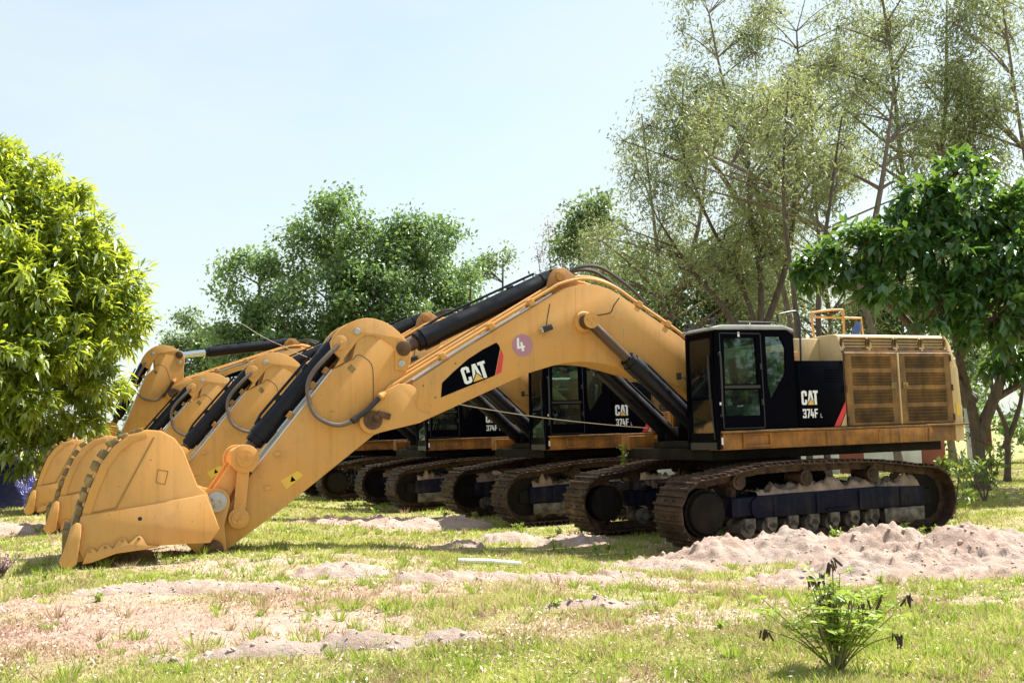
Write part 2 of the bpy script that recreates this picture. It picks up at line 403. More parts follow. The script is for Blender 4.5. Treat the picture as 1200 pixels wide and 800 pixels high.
def linkage(root, S, B, sub):
    """linkage pins and bars between the stick pin S and the bucket pin B; returns the free pin"""
    dx, dz = B[0] - S[0], B[1] - S[1]; L = math.hypot(dx, dz); a = (D1**2 - D2**2 + L**2) / (2 * L); h = math.sqrt(max(0, D1**2 - a**2))
    P = (S[0] + a * dx / L - h * dz / L, S[1] + a * dz / L + h * dx / L)
    for s in (-1, 1):
        mb = MB(); d = Vector((P[0] - S[0], 0, P[1] - S[1])).normalized(); up = d.cross(Vector((0, 1, 0)))
        c = Vector(((P[0] + S[0]) / 2, s * .375, (P[1] + S[1]) / 2))
        mb.obox(c, d, (0, 1, 0), up, D1 / 2, .035, .085)
        mb.cyl((P[0], s * .33, P[1]), (P[0], s * .43, P[1]), .205, n=28).cyl((S[0], s * .335, S[1]), (S[0], s * .42, S[1]), .145, n=24)
        o = mb.build('idler_link', M['yellow'], root, .008); sub.append(o)
        for q, r, y0, rc in ((P, .055, .432, .12), (S, .05, .422, .10)):
            cp = MB(); cp.cyl((q[0], s * y0, q[1]), (q[0], s * (y0 + .023), q[1]), rc, n=24)
            for k in range(3):
                t = 2.1 * k + .5; cp.cyl((q[0] + r*math.cos(t), s*(y0 + .018), q[1] + r*math.sin(t)), (q[0] + r*math.cos(t), s*(y0 + .043), q[1] + r*math.sin(t)), .028, n=8)
            cp.build('pin_cap', M['yellow'], o)
    mb = MB(); d = Vector((B[0] - P[0], 0, B[1] - P[1])).normalized(); up = d.cross(Vector((0, 1, 0))); c = Vector(((P[0] + B[0]) / 2, 0, (P[1] + B[1]) / 2))
    for s in (-1, 1): mb.obox(c + Vector((0, s * .255, 0)), d, (0, 1, 0), up, D2 / 2, .06, .12)
    mb.obox(c, d, (0, 1, 0), up, D2 * .22, .2, .07)
    mb.cyl((P[0], -.32, P[1]), (P[0], .32, P[1]), .17, n=24).cyl((B[0], -.34, B[1]), (B[0], .34, B[1]), .15, n=24)
    sub.append(mb.build('power_link', M['yellow'], root, .01))
    return P

# ---- one pad of the crawler track (shared by every pad)
def pad_mesh():
    mb = MB()
    prof = [(-.13, 0), (.132, 0), (.132, .016), (.062, .02), (.054, .062), (.032, .062), (.024, .02), (-.082, .02), (-.09, .064), (-.116, .064), (-.13, .03)]
    mb.prism(prof, 'y', -.395, .395)
    for y in (-.12, .12):
        for x in (-.03, ): mb.cyl((x, y - .03, .02), (x, y - .03, .035), .018, n=6).cyl((x, y + .03, .02), (x, y + .03, .035), .018, n=6)
    o = mb.build('shoe', M['track']); me = o.data; bpy.data.objects.remove(o); return me
def track_path():
    pts = []
    for i in range(17):
        a = math.radians(-88 + 176 * i / 16 + 2); pts.append((2.40 + .52 * math.cos(a), .60 + .52 * math.sin(a)))
    pts += [(2.0, 1.165), (1.6, 1.238), (1.2, 1.283), (.6, 1.298), (0, 1.285), (-.6, 1.282), (-1.2, 1.25), (-1.7, 1.195), (-2.1, 1.14)]
    for i in range(17):
        a = math.radians(92 + 176 * i / 16); pts.append((-2.36 + .52 * math.cos(a), .60 + .52 * math.sin(a)))
    P = np.array(pts + [pts[0]]); seg = np.r_[0, np.cumsum(np.hypot(*np.diff(P, axis=0).T))]
    return P, seg
def on_path(P, seg, s):
    s = s % seg[-1]; return np.array([np.interp(s, seg, P[:, 0]), np.interp(s, seg, P[:, 1])])

def build_excavator():
    root = empty('excavator'); grp = {k: [] for k in ('under', 'upper', 'boom', 'stick', 'bucket', 'ram')}
    # ---------------- undercarriage
    P, seg = track_path(); N = 50; step = seg[-1] / N; pad = pad_mesh()
    for s in (1, -1):
        yc = 1.605 * s
        ch = MB()
        for i in range(N):
            p = on_path(P, seg, i * step); q = on_path(P, seg, i * step + .05); d = q - p; d /= np.linalg.norm(d); n = np.array([d[1], -d[0]])
            for y in (-.12, .12):
                c = p - n * .065
                ch.obox((c[0], yc + y, c[1]), (d[0], 0, d[1]), (0, 1, 0), (n[0], 0, n[1]), .118, .035, .058)
            b = p + d * step / 2 - n * .07
            ch.cyl((b[0], yc - .16, b[1]), (b[0], yc + .16, b[1]), .036, n=8)
        chain = ch.build('track_chain', M['track'], root); grp['under'].append(chain)
        for i in range(N):
            p = on_path(P, seg, i * step); q = on_path(P, seg, i * step + .03); r0 = on_path(P, seg, i * step - .03)
            d = q - r0; d /= np.linalg.norm(d); n = np.array([d[1], -d[0]])
            o = bpy.data.objects.new('shoe', pad); col.objects.link(o); o.parent = chain
            o.matrix_local = Matrix(((d[0], 0, n[0], p[0]), (0, 1 if True else 1, 0, yc), (d[1], 0, n[1], p[1]), (0, 0, 0, 1)))
        fr = MB()
        prof = [(-2.28, .46), (1.42, .46), (1.50, .54), (1.50, .72), (1.36, .82), (-1.2, .84), (-2.28, .80)]
        fr.prism(prof, 'y', yc - .26, yc + .26)
        fr.box(1.40, 1.86, yc - .2, yc + .22, .50, .80)
        for x in (-1.72, -.78, .15, 1.05): fr.box(x - .03, x + .03, yc + s * .262, yc + s * .285, .47, .80)
        fr.box(-.62, -.02, yc + s * .262, yc + s * .30, .50, .53)
        fr.box(-2.5, -2.2, yc - .19, yc + .19, .48, .74)
        frame = fr.build('track_frame', M['navyframe'], root, .012); grp['under'].append(frame)
        # sprocket with final drive at the front
        sp = MB()
        sp.cyl((2.40, yc - .06, .60), (2.40, yc + .06, .60), .41, n=36)
        for k in range(19):
            a = 2 * math.pi * k / 19; u = Vector((math.cos(a), 0, math.sin(a)))
            sp.obox(Vector((2.40, yc, .60)) + u * .425, u, (0, 1, 0), u.cross(Vector((0, 1, 0))), .05, .05, .035)
        sp.build('sprocket', M['rust'], frame)
        fd = MB()
        fd.cyl((2.40, yc + s * .03, .60), (2.40, yc + s * .24, .60), .385, n=36).cyl((2.40, yc + s * .24, .60), (2.40, yc + s * .31, .60), .345, .315, n=36)
        fd.cyl((2.40, yc - s * .05, .60), (2.40, yc - s * .32, .60), .33, n=30)
        for k in range(24):
            a = 2 * math.pi * k / 24; fd.cyl((2.40 + .362*math.cos(a), yc + s*.236, .60 + .362*math.sin(a)), (2.40 + .362*math.cos(a), yc + s*.262, .60 + .362*math.sin(a)), .016, n=6)
        fd.build('final_drive', M['dark'], frame, .006)
        idl = MB(); idl.cyl((-2.36, yc - .13, .60), (-2.36, yc + .13, .60), .40, n=36)
        for q in (-1, 1): idl.cyl((-2.36, yc + q*.131, .60), (-2.36, yc + q*.145, .60), .43, n=36).cyl((-2.36, yc + q*.14, .60), (-2.36, yc + q*.21, .60), .14, n=20)
        idl.build('idler_wheel', M['dark'], frame)
        for k in range(9):
            x = 1.55 - k * .44
            ro = MB(); ro.cyl((x, yc - .19, .30), (x, yc + .19, .30), .15, n=18); ro.cyl((x, yc - .27, .31), (x, yc + .27, .31), .075, n=12)
            ro.box(x - .10, x + .10, yc + s*.20, yc + s*.27, .30, .46)
            ro.build('track_roller', M['roller'], frame)
        gd = MB(); gd.box(-2.22, -1.30, yc + s*.275, yc + s*.30, .22, .455); gd.build('roller_guard', M['roller'], frame, .01)
        for x in (1.70, .32, -1.15):
            cr = MB(); cr.cyl((x, yc - .15, 1.06), (x, yc + .15, 1.06), .105, n=18).cyl((x, yc + .15*s, 1.06), (x, yc + .23*s, 1.06), .13, n=20).cyl((x, yc - .15*s, 1.06), (x, yc - .18*s, 1.06), .13, n=20)
            cr.box(x - .05, x + .05, yc - .05, yc + .05, .80, 1.0); cr.cyl((x, yc + .23*s, 1.06), (x, yc + .245*s, 1.06), .07, n=14)
            cr.build('carrier_roller', M['track'], frame)
        # soil dropped on the frame
        nx, ny = 130, 18; R_ = np.random.default_rng(17 + s)
        gx, gy = np.meshgrid(np.linspace(-2.2, 1.34, nx), np.linspace(-.25, .25, ny), indexing='ij')
        hh = .86 + .26 * (fbm(gx*2.2 + s*9, gy*3, 5) - .38) + .10 * (fbm(gx*8, gy*8, 8) - .5)
        for _ in range(150):
            bx_, by_, r_ = R_.uniform(-2.2, 1.3), R_.uniform(-.24, .24), .03 + .07 * R_.random()**2
            hh += np.sqrt(np.clip(1 - ((gx - bx_)**2 + (gy - by_)**2) / r_**2, 0, 1)) * r_ * .8
        hh = .79 + (hh - .79) * np.clip((.25 - np.abs(gy)) * 14, 0, 1)
        V = np.stack([gx, gy + yc, hh], -1).reshape(-1, 3); idx = np.arange(nx*ny).reshape(nx, ny)
        F = np.stack([idx[:-1, :-1], idx[1:, :-1], idx[1:, 1:], idx[:-1, 1:]], -1).reshape(-1, 4)
        so = np_mesh('caked_soil', V, F, M['soil'], frame, smooth=False); so['kind'] = 'stuff'
    cb = MB(); cb.prism([(-1.0, .62), (1.0, .62), (1.15, .80), (.9, 1.16), (-.9, 1.16), (-1.15, .80)], 'y', -.85, .85)
    for x in (-.95, .95):
        for s in (-1, 1): cb.obox((x, s * 1.1, .78), (1, 0, 0), (0, 1, -.12 * s), (0, 0, 1), .26, .36, .14)
    grp['under'].append(cb.build('car_body', M['dark'], root, .02))
    # ---------------- slewing ring and deck
    sr = MB(); sr.cyl((0, 0, 1.14), (0, 0, 1.30), .95, n=48).cyl((0, 0, 1.30), (0, 0, 1.44), .88, n=48)
    grp['upper'].append(sr.build('slewing_ring', M['dark'], root))
    dk = MB(); dk.box(-3.40, 1.82, -1.48, 1.30, 1.40, 1.60); dk.box(-.35, 1.25, -.60, -.46, 1.60, 2.50).box(-.35, 1.25, .46, .60, 1.60, 2.50)
    dk.box(1.2, 1.72, -.66, .66, 1.60, 1.72)
    for s in (-1, 1): dk.box(1.33, 1.60, s*.56 - .16, s*.56 - .12, 1.66, 1.98).box(1.33, 1.60, s*.56 + .12, s*.56 + .155, 1.66, 1.98)
    grp['upper'].append(dk.build('deck', M['dark'], root, .01))
    for s in (1, -1):
        sk = MB(); sk.box(-3.44, 1.86, s*1.30, s*1.60, 1.57, 1.84)
        if s == 1:
            for a in ((.82, .87, 1.60, 1.84), (1.37, 1.42, 1.60, 1.84), (.87, 1.37, 1.60, 1.64), (.87, 1.37, 1.80, 1.84)): sk.box(a[0], a[1], 1.598, 1.64, a[2], a[3])
            for x in (-.4, -1.6, -2.8): sk.box(x, x + .04, 1.598, 1.612, 1.59, 1.82)
        k = sk.build('platform_skirt', M['grimy_shaded'], root, .012); grp['upper'].append(k)
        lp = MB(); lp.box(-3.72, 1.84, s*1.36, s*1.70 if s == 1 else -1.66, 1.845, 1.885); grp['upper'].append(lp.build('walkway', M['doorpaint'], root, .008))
    # right hand tool box with its step
    tb = MB(); tb.box(.2, 1.27, -1.58, -.74, 1.47, 1.84).box(.2, 1.20, -1.56, -.76, 1.84, 2.28)
    for y in (-1.45, -1.25, -1.05, -.85): tb.box(1.198, 1.215, y - .05, y + .05, 1.90, 2.24)
    for a in ((-1.5, -1.44, 1.52, 1.80), (-1.0, -.94, 1.52, 1.80), (-1.44, -1.0, 1.52, 1.56), (-1.44, -1.0, 1.76, 1.80)): tb.box(1.268, 1.30, *a)
    o = tb.build('tool_box', M['grimy_shaded'], root, .012); grp['upper'].append(o)
    # ---------------- engine housing
    hs = MB(); prof = [(-1.56, 1.89), (1.56, 1.89), (1.56, 3.20), (1.47, 3.52), (1.38, 3.545), (-1.38, 3.545), (-1.47, 3.52), (-1.56, 3.20)]
    hs.prism(prof, 'x', -3.46, -.86)
    hs.box(-.86, -.30, -1.40, 1.02, 1.89, 3.50)
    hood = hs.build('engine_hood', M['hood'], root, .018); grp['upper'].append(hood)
    vp = MB()
    for i in range(4):
        x0 = -.93 - i * .64
        for k in range(3):
            z = 3.29 + k * .055; yy = 1.56 - (z - 3.20) * .28 + .012
            vp.obox((x0 - .29, yy, z), (1, 0, 0), (0, .96, -.27), (0, .27, .96), .235, .012, .012)
        for dz in (3.255, 3.465):
            yy = 1.56 - (dz - 3.20) * .28 + .012
            vp.obox((x0 - .29, yy, dz), (1, 0, 0), (0, .96, -.27), (0, .27, .96), .28, .018, .016)
        for dx in (.03, -.03 - .52 - .0):
            vp.obox((x0 + dx - .0, 1.56 - .16*.28 + .012, 3.36), (1, 0, 0), (0, .96, -.27), (0, .27, .96), .018, .018, .10)
    vp.build('top_vent', M['sooty'], hood)
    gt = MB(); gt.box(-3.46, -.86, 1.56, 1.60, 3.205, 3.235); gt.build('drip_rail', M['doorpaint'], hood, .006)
    for i, (xa, xb) in enumerate(((-.88, -2.11), (-2.15, -3.44))):
        holes = []; rows = [(1.95, 2.20), (2.29, 2.52), (2.61, 2.83), (2.92, 3.12)]
        xi0, xi1 = xa - .16, xb + .16
        for z0, z1 in rows: holes.append([(xi0, z0), (xi0, z1), (xi1, z1), (xi1, z0)])
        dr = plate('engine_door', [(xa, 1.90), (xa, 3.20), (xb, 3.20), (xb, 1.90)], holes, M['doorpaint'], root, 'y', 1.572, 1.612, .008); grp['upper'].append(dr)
        for z0, z1 in rows:
            lv = MB(); nl = 4
            for k in range(nl):
                z = z0 + (k + .5) * (z1 - z0) / nl
                lv.obox(((xi0 + xi1) / 2, 1.588, z), (1, 0, 0), (0, .8, -.6), (0, .6, .8), (xi0 - xi1) / 2, .016, (z1 - z0) / nl * .46)
            lv.build('louvre_panel', M['sooty'], dr)
        hx = xb + .12 if i == 0 else xa - .12
        hd = MB(); hd.box(hx - .06, hx + .06, 1.613, 1.632, 2.54, 2.66); hd.box(hx - .04, hx + .02, 1.632, 1.645, 2.57, 2.63); hd.build('latch', M['wear'], dr, .006)
        hg = MB()
        for z in (2.0, 2.55, 3.1):
            hgx = xa if i == 0 else xb
            hg.cyl((hgx, 1.62, z - .06), (hgx, 1.62, z + .06), .018, n=8)
        hg.build('hinge', M['rust'], dr)
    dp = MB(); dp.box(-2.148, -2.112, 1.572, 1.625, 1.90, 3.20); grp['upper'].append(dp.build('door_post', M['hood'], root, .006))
    # counterweight: curved tail
    cw = MB(); tail = [(-3.465, 1.60), (-3.66, 1.60), (-3.86, 1.30), (-3.98, .8), (-4.02, 0), (-3.98, -.8), (-3.86, -1.30), (-3.66, -1.60), (-3.465, -1.60)]
    rings = [(1.56, 1., 0), (1.60, 1., .02), (1.84, 1., .02), (2.9, .985, .0), (3.40, .955, -.12), (3.54, .93, -.20)]
    V = []
    for z, sy, dx in rings:
        for (x, y) in tail: V.append((x if x > -3.5 else x - dx, y * sy, z))
    n = len(tail); F = [tuple(range(n)), tuple(range((len(rings)-1)*n, len(rings)*n))[::-1]]
    for k in range(len(rings) - 1): F += [(k*n + i, (k+1)*n + i, (k+1)*n + (i+1) % n, k*n + (i+1) % n) for i in range(n)]
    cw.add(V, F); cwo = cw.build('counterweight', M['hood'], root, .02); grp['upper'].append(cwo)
    st = MB(); st.prism([(-3.52, 2.02), (-3.62, 2.02), (-3.60, 2.26), (-3.52, 2.26)], 'y', 1.598, 1.604); st.build('warning_label', M['yellowdecal'], cwo)
    # dark side panel with the lettering
    sp_ = MB(); sp_.box(-.85, .20, 1.18, 1.60, 1.89, 3.05)
    for k in range(5): sp_.box(-.80, -.42, 1.60, 1.608, 2.88 - k * .05, 2.905 - k * .05)
    sp_.box(.14, .165, 1.60, 1.612, 1.95, 2.98)
    panel = sp_.build('side_panel', M['navy'], root, .014); grp['upper'].append(panel)
    emblem(panel, (.125, 2.285), (-1, 0), (0, 1), .34, .245, 1.602)
    flat('model_number', [GLYPH['3'], off(GLYPH['7'], .52), off(GLYPH['4'], 1.02), off(GLYPH['F'], 1.56)], M['white'], panel, (.115, 2.06), (-1, 0), (0, 1), .165, .155, 1.602)
    flat('model_letter', [GLYPH['L']], M['pale'], panel, (-.27, 2.06), (-1, 0), (0, 1), .14, .12, 1.602)
    flat('red_stripe', [[(-.56, 1.90), (-.69, 1.90), (-.845, 2.16), (-.845, 2.33)]], M['redstripe'], panel, (0, 0), (1, 0), (0, 1), 1, 1, 1.602)
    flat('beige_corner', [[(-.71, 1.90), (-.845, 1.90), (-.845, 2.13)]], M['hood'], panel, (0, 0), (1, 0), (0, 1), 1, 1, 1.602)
    # ---------------- cab
    CY0, CY1 = .72, 1.60
    cab = MB()
    cab.box(.24, 1.88, CY0, CY1 - .03, 1.575, 1.70)                                   # floor
    cab.prism([(.22, 1.58), (.22, 3.56), (.30, 3.56), (.30, 1.58)], 'y', CY0 + .04, CY1 - .04)   # rear wall posts are cut by the window below
    cabo = plate('cab', [(1.90, 1.58), (1.855, 3.56), (.36, 3.58), (.22, 3.50), (.22, 1.90), (.30, 1.86), (1.80, 1.86), (1.80, 1.58)],
                 [[(1.70, 2.66), (1.68, 3.42), (1.03, 3.44), (1.03, 2.66)], [(1.71, 2.13), (1.71, 2.56), (1.0, 2.56), (.98, 2.13)],
                  [(.82, 3.46), (.50, 3.46), (.40, 3.26), (.43, 2.82), (.76, 2.38), (.82, 2.65)]], M['navy'], root, 'y', CY1 - .05, CY1, .008)
    grp['upper'].append(cabo)
    fl = MB(); fl.box(.24, 1.88, CY0, CY1 - .055, 1.58, 1.70); fl.build('cab_floor', M['plastic'], cabo)
    plate('cab_wall', [(1.90, 1.58), (1.855, 3.56), (.36, 3.58), (.22, 3.50), (.22, 1.58)], [[(1.74, 2.2), (1.70, 3.44), (.45, 3.44), (.40, 2.2)]], M['navy'], cabo, 'y', CY0, CY0 + .05, .008)
    plate('cab_rear', [(CY0 + .052, 1.70), (CY0 + .052, 3.5), (CY1 - .052, 3.5), (CY1 - .052, 1.70)], [[(CY0 + .12, 2.5), (CY0 + .12, 3.36), (CY1 - .12, 3.36), (CY1 - .12, 2.5)]], M['navy'], cabo, 'x', .24, .29)
    frp = plate('windscreen_frame', [(CY0 + .052, 1.58), (CY0 + .052, 3.54), (CY1 - .052, 3.54), (CY1 - .052, 1.58)],
                [[(CY0 + .11, 2.46), (CY0 + .11, 3.44), (CY1 - .13, 3.44), (CY1 - .13, 2.46)], [(CY0 + .11, 1.86), (CY0 + .11, 2.41), (CY1 - .13, 2.41), (CY1 - .13, 1.86)]], M['navy'], cabo, 'x', 1.835, 1.875)
    for z0, z1 in ((2.43, 3.46), (1.84, 2.43)):
        g = MB(); g.box(1.850, 1.858, CY0 + .10, CY1 - .12, z0, z1); g.build('windscreen_pane', M['glass'], cabo)
    for poly in ([(1.72, 2.64), (1.70, 3.44), (1.01, 3.46), (1.01, 2.64)], [(1.73, 2.11), (1.73, 2.58), (.98, 2.58), (.96, 2.11)], [(.84, 3.48), (.49, 3.48), (.38, 3.27), (.41, 2.81), (.77, 2.34), (.84, 2.64)]):
        g = MB(); g.prism(poly, 'y', CY1 - .03, CY1 - .024); g.build('window_pane', M['glass'], cabo)
    g = MB(); g.prism([(1.76, 2.18), (1.72, 3.46), (.43, 3.46), (.38, 2.18)], 'y', CY0 + .02, CY0 + .026); g.build('window_pane', M['glass'], cabo)
    rf = MB(); rf.prism([(1.93, 3.565), (1.90, 3.615), (1.70, 3.65), (.45, 3.66), (.22, 3.60), (.20, 3.54), (.36, 3.585)], 'y', CY0 - .01, CY1 + .015)
    rf.build('cab_roof', M['roofwhite'], cabo, .02)
    dl = MB()                                                                          # door outline, hinges and handle
    dl.box(1.765, 1.78, CY1, CY1 + .008, 1.93, 3.50).box(.925, .94, CY1, CY1 + .008, 1.93, 3.50).box(.94, 1.765, CY1, CY1 + .008, 1.915, 1.93).box(.94, 1.765, CY1, CY1 + .008, 3.50, 3.515)
    dl.box(.99, 1.72, CY1 - .002, CY1 + .012, 2.585, 2.635)
    dl.build('door_seal', M['plastic'], cabo)
    hb = MB(); hb.tube(smooth_path([(1.83, CY1 + .01, 2.15), (1.83, CY1 + .07, 2.2), (1.82, CY1 + .07, 3.1), (1.82, CY1 + .01, 3.15)], 4), .016); hb.build('grab_rail', M['plastic'], cabo)
    for z in (2.3, 2.9): h = MB(); h.box(.945, .985, CY1 + .0, CY1 + .03, z, z + .1); h.build('door_hinge', M['plastic'], cabo, .005)
    h = MB(); h.box(1.60, 1.70, CY1 + .001, CY1 + .03, 2.30, 2.36); h.build('door_handle', M['plastic'], cabo, .006)
    for q in ((1.80, 1.835, 2.31, 2.36), (1.80, 1.835, 1.66, 1.78), (1.36, 1.40, 3.45, 3.53)): h = MB(); h.box(q[0], q[1], CY1 + .001, CY1 + .006, q[2], q[3]); h.build('white_sticker', M['white'], cabo)
    wp = MB(); wp.tube([(1.885, CY1 - .1, 1.75), (1.90, CY1 - .14, 2.3), (1.885, CY1 - .22, 3.0)], .012); wp.tube([(1.89, CY1 - .17, 2.35), (1.882, CY1 - .19, 3.15)], .018); wp.build('wiper', M['plastic'], cabo)
    lr = MB(); lr.tube([(1.35, CY1 - .06, 3.66), (1.32, CY1 - .06, 3.71), (.55, CY1 - .06, 3.71), (.50, CY1 - .06, 3.66)], .012); lr.build('roof_rail', M['plastic'], cabo)
    for y in (CY0 + .1, CY1 - .12):
        wk = MB(); wk.box(1.80, 1.88, y - .06, y + .06, 3.66, 3.76); wk.cyl((1.88, y, 3.71), (1.90, y, 3.71), .045, n=14); wk.build('cab_light', M['plastic'], cabo, .008)
    mr = MB(); mr.tube([(1.86, CY0 + .02, 2.8), (1.98, CY0 - .02, 2.85)], .014).obox((2.0, CY0 - .02, 2.85), (1, .2, 0), (-.2, 1, 0), (0, 0, 1), .012, .05, .06); mr.build('cab_mirror', M['plastic'], cabo)
    se = MB(); se.box(.55, 1.05, .93, 1.40, 2.02, 2.18); se.obox((.56, 1.165, 2.60), (1, 0, .18), (0, 1, 0), (-.18, 0, 1), .08, .23, .42); se.obox((.47, 1.165, 3.10), (1, 0, .18), (0, 1, 0), (-.18, 0, 1), .06, .14, .12)
    se.box(.62, .98, 1.0, 1.33, 1.70, 2.02); se.build('seat', M['seat'], cabo, .04)
    for y in (.86, 1.47):
        cn = MB(); cn.box(.6, 1.22, y - .07, y + .07, 1.95, 2.32); cn.build('console', M['inside'], cabo, .03)
        jl = MB(); jl.tube([(1.15, y, 2.3), (1.2, y, 2.5)], .02).obox((1.21, y, 2.56), (1, 0, 0), (0, 1, 0), (.2, 0, 1), .035, .03, .07); jl.build('joystick', M['plastic'], cabo)
    lv = MB()
    for y in (1.05, 1.25): lv.tube([(1.50, y, 1.72), (1.52, y, 2.1), (1.42, y, 2.42)], .014)
    lv.build('travel_lever', M['pale'], cabo)
    mo = MB(); mo.obox((1.62, .90, 2.52), (1, 0, .2), (0, 1, 0), (-.2, 0, 1), .03, .12, .09); mo.tube([(1.66, .84, 2.0), (1.64, .86, 2.45)], .02); mo.build('monitor', M['pale'], cabo, .01)
    # ---------------- rails on the upper body
    hr = MB(); hr.tube(smooth_path([(-.95, .8, 3.50), (-.92, .8, 3.95), (-1.0, .8, 4.02), (-1.60, .8, 4.08), (-1.68, .8, 4.0), (-1.66, .8, 3.54)], 5), .022)
    hr.tube([(-.93, .8, 3.93), (-2.12, .8, 3.93), (-2.14, .8, 3.54)], .02)
    grp['upper'].append(hr.build('hand_rail', M['yellow'], root))
    br = MB(); br.tube(smooth_path([(0, 1.5, 3.05), (-.02, 1.5, 3.75), (.02, 1.5, 3.90), (.12, 1.5, 3.92), (.42, 1.5, 3.86), (.45, 1.5, 3.80), (.45, 1.5, 3.72)], 4), .018); br.obox((.0, 1.5, 3.66), (1, 0, 0), (0, 1, 0), (0, 0, 1), .03, .02, .10)
    grp['upper'].append(br.build('mirror_bracket', M['plastic'], root))
    bl = MB(); bl.obox((-1.75, 1.05, 3.68), (1, 0, .5), (0, 1, 0), (-.5, 0, 1), .05, .05, .13); grp['upper'].append(bl.build('rear_lamp', M['deepblue'], root, .01))
    fc = MB(); fc.cyl((-.15, 1.0, 3.06), (-.15, 1.0, 3.16), .09, n=16).cyl((-.15, 1.0, 3.16), (-.15, 1.0, 3.22), .11, n=16); grp['upper'].append(fc.build('filler_cap', M['plastic'], root))
    hb = MB(); hb.box(-.30, .18, -.55, 1.10, 2.52, 3.26); grp['upper'].append(hb.build('tank_cover', M['grimy_shaded'], root, .02))
    # ---------------- boom
    HB = .37
    foot = arc(FOOT[0], FOOT[1], .32, 125, 300, 10)
    lower = [(1.83, 2.70), (2.40, 2.87), (2.88, 3.0), (3.28, 3.095), (3.55, 3.125), (3.77, 3.13), (4.0, 3.11), (4.25, 3.065), (4.73, 2.935), (5.56, 2.60), (6.52, 2.21), (6.72, 2.17)]
    upper = [(6.72, 2.79), (5.84, 3.33), (4.59, 4.04), (4.21, 4.26), (3.95, 4.39), (3.71, 4.45), (3.52, 4.468), (3.34, 4.45), (3.1, 4.385), (2.92, 4.295), (2.46, 4.02), (1.74, 3.60), (.95, 3.02)]
    b = MB(); b.prism(foot + lower + upper, 'y', -HB, HB); boom = b.build('boom', M['yellow'], root, .014); grp['boom'].append(boom)
    for s in (-1, 1):
        f = MB(); f.prism([(6.46, 2.245), (6.62, 2.17), (7.30, 2.03)] + arc(NOSE[0], NOSE[1], .205, -100, 62, 10) + [(7.20, 2.66), (6.95, 2.785), (6.76, 2.77), (6.66, 2.70), (6.64, 2.60), (6.69, 2.50), (6.68, 2.41), (6.60, 2.34), (6.48, 2.31)], 'y', s*.310, s*.392)
        f.build('nose_plate', M['yellow'], boom, .012)
        c = MB(); c.cyl((NOSE[0], s*.39, NOSE[1]), (NOSE[0], s*.425, NOSE[1]), .145, n=26); c.cyl((NOSE[0] - .05, s*.42, NOSE[1] + .03), (NOSE[0] - .05, s*.45, NOSE[1] + .03), .05, n=10); c.obox((NOSE[0] - .17, s*.42, NOSE[1] + .07), (1, 0, .3), (0, 1, 0), (-.3, 0, 1), .10, .03, .045)
        c.build('nose_pin', M['rust'], boom)
        c = MB(); c.cyl((BOOMPIN[0], s*.36, BOOMPIN[1]), (BOOMPIN[0], s*.46, BOOMPIN[1]), .20, .17, n=28); c.build('cylinder_boss', M['yellow'], boom, .01)
        c = MB(); c.cyl((BOOMPIN[0], s*.46, BOOMPIN[1]), (BOOMPIN[0], s*.64, BOOMPIN[1]), .10, n=20); c.cyl((BOOMPIN[0], s*.65, BOOMPIN[1]), (BOOMPIN[0], s*.68, BOOMPIN[1]), .135, n=24)
        for k in range(3): a = 2.1*k + .3; c.cyl((BOOMPIN[0] + .06*math.cos(a), s*.67, BOOMPIN[1] + .06*math.sin(a)), (BOOMPIN[0] + .06*math.cos(a), s*.70, BOOMPIN[1] + .06*math.sin(a)), .024, n=8)
        c.build('boom_pin', M['yellow'], boom)
        br_ = MB(); br_.prism([(3.62, 4.36), (3.72, 4.62), (3.92, 4.75), (4.12, 4.72), (4.22, 4.58), (4.36, 4.10), (4.0, 4.30)], 'y', s*.215, s*.27); br_.cyl((SCA[0], s*.26, SCA[1]), (SCA[0], s*.31, SCA[1]), .09, n=18)
        br_.build('cylinder_bracket', M['rustyellow'], boom, .008)
    fp = MB(); fp.cyl((FOOT[0], -.47, FOOT[1]), (FOOT[0], .47, FOOT[1]), .12, n=20); fp.build('foot_pin', M['rust'], boom)
    path = [(7.17, 2.62), (7.08, 2.74), (6.88, 2.85), (5.82, 3.46), (4.34, 4.30), (4.01, 4.47), (3.55, 4.56), (3.05, 4.46), (2.51, 4.15), (1.68, 3.65), (1.0, 3.16)]
    for y, dz, m, r in ((.33, .0, 'yellow', .028), (.24, .05, 'yellow', .028), (-.24, .05, 'yellow', .028), (-.33, 0, 'yellow', .028)):
        tb = MB(); tb.tube(smooth_path([(x, y, z + dz) for x, z in path], 6), r, 8)
        tb.build('oil_pipe', M[m], boom)
    sv = MB(); sv.tube(smooth_path([(6.70, .30, 2.84), (5.84, .30, 3.365), (4.59, .30, 4.065), (4.21, .30, 4.285)], 4), .022, 6); sv.build('conduit', M['silver'], boom)
    for x, z, an in ((6.2, 3.22, 30), (5.35, 3.71, 30), (4.62, 4.12, 30), (2.52, 4.14, -31), (1.95, 3.80, -31)):
        a = math.radians(180 - an); u = Vector((math.cos(a), 0, math.sin(a)))
        k = MB(); k.obox((x, .29, z), u, (0, 1, 0), u.cross(Vector((0, 1, 0))), .05, .10, .055); k.build('pipe_clamp', M['yellow'], boom, .008)
    for y, h in ((.12, .0), (-.12, -.03)):
        hs_ = MB(); hs_.tube(smooth_path([(4.05, y, 4.62), (3.85, y, 4.66 + h), (3.53, y + .04, 4.80 + h), (3.19, y + .06, 4.80 + h), (2.85, y + .08, 4.62 + h), (2.50, y + .1, 4.36 + h), (2.32, y + .1, 4.14)], 6), .034, 8); hs_.build('hose', M['rubber'], boom)
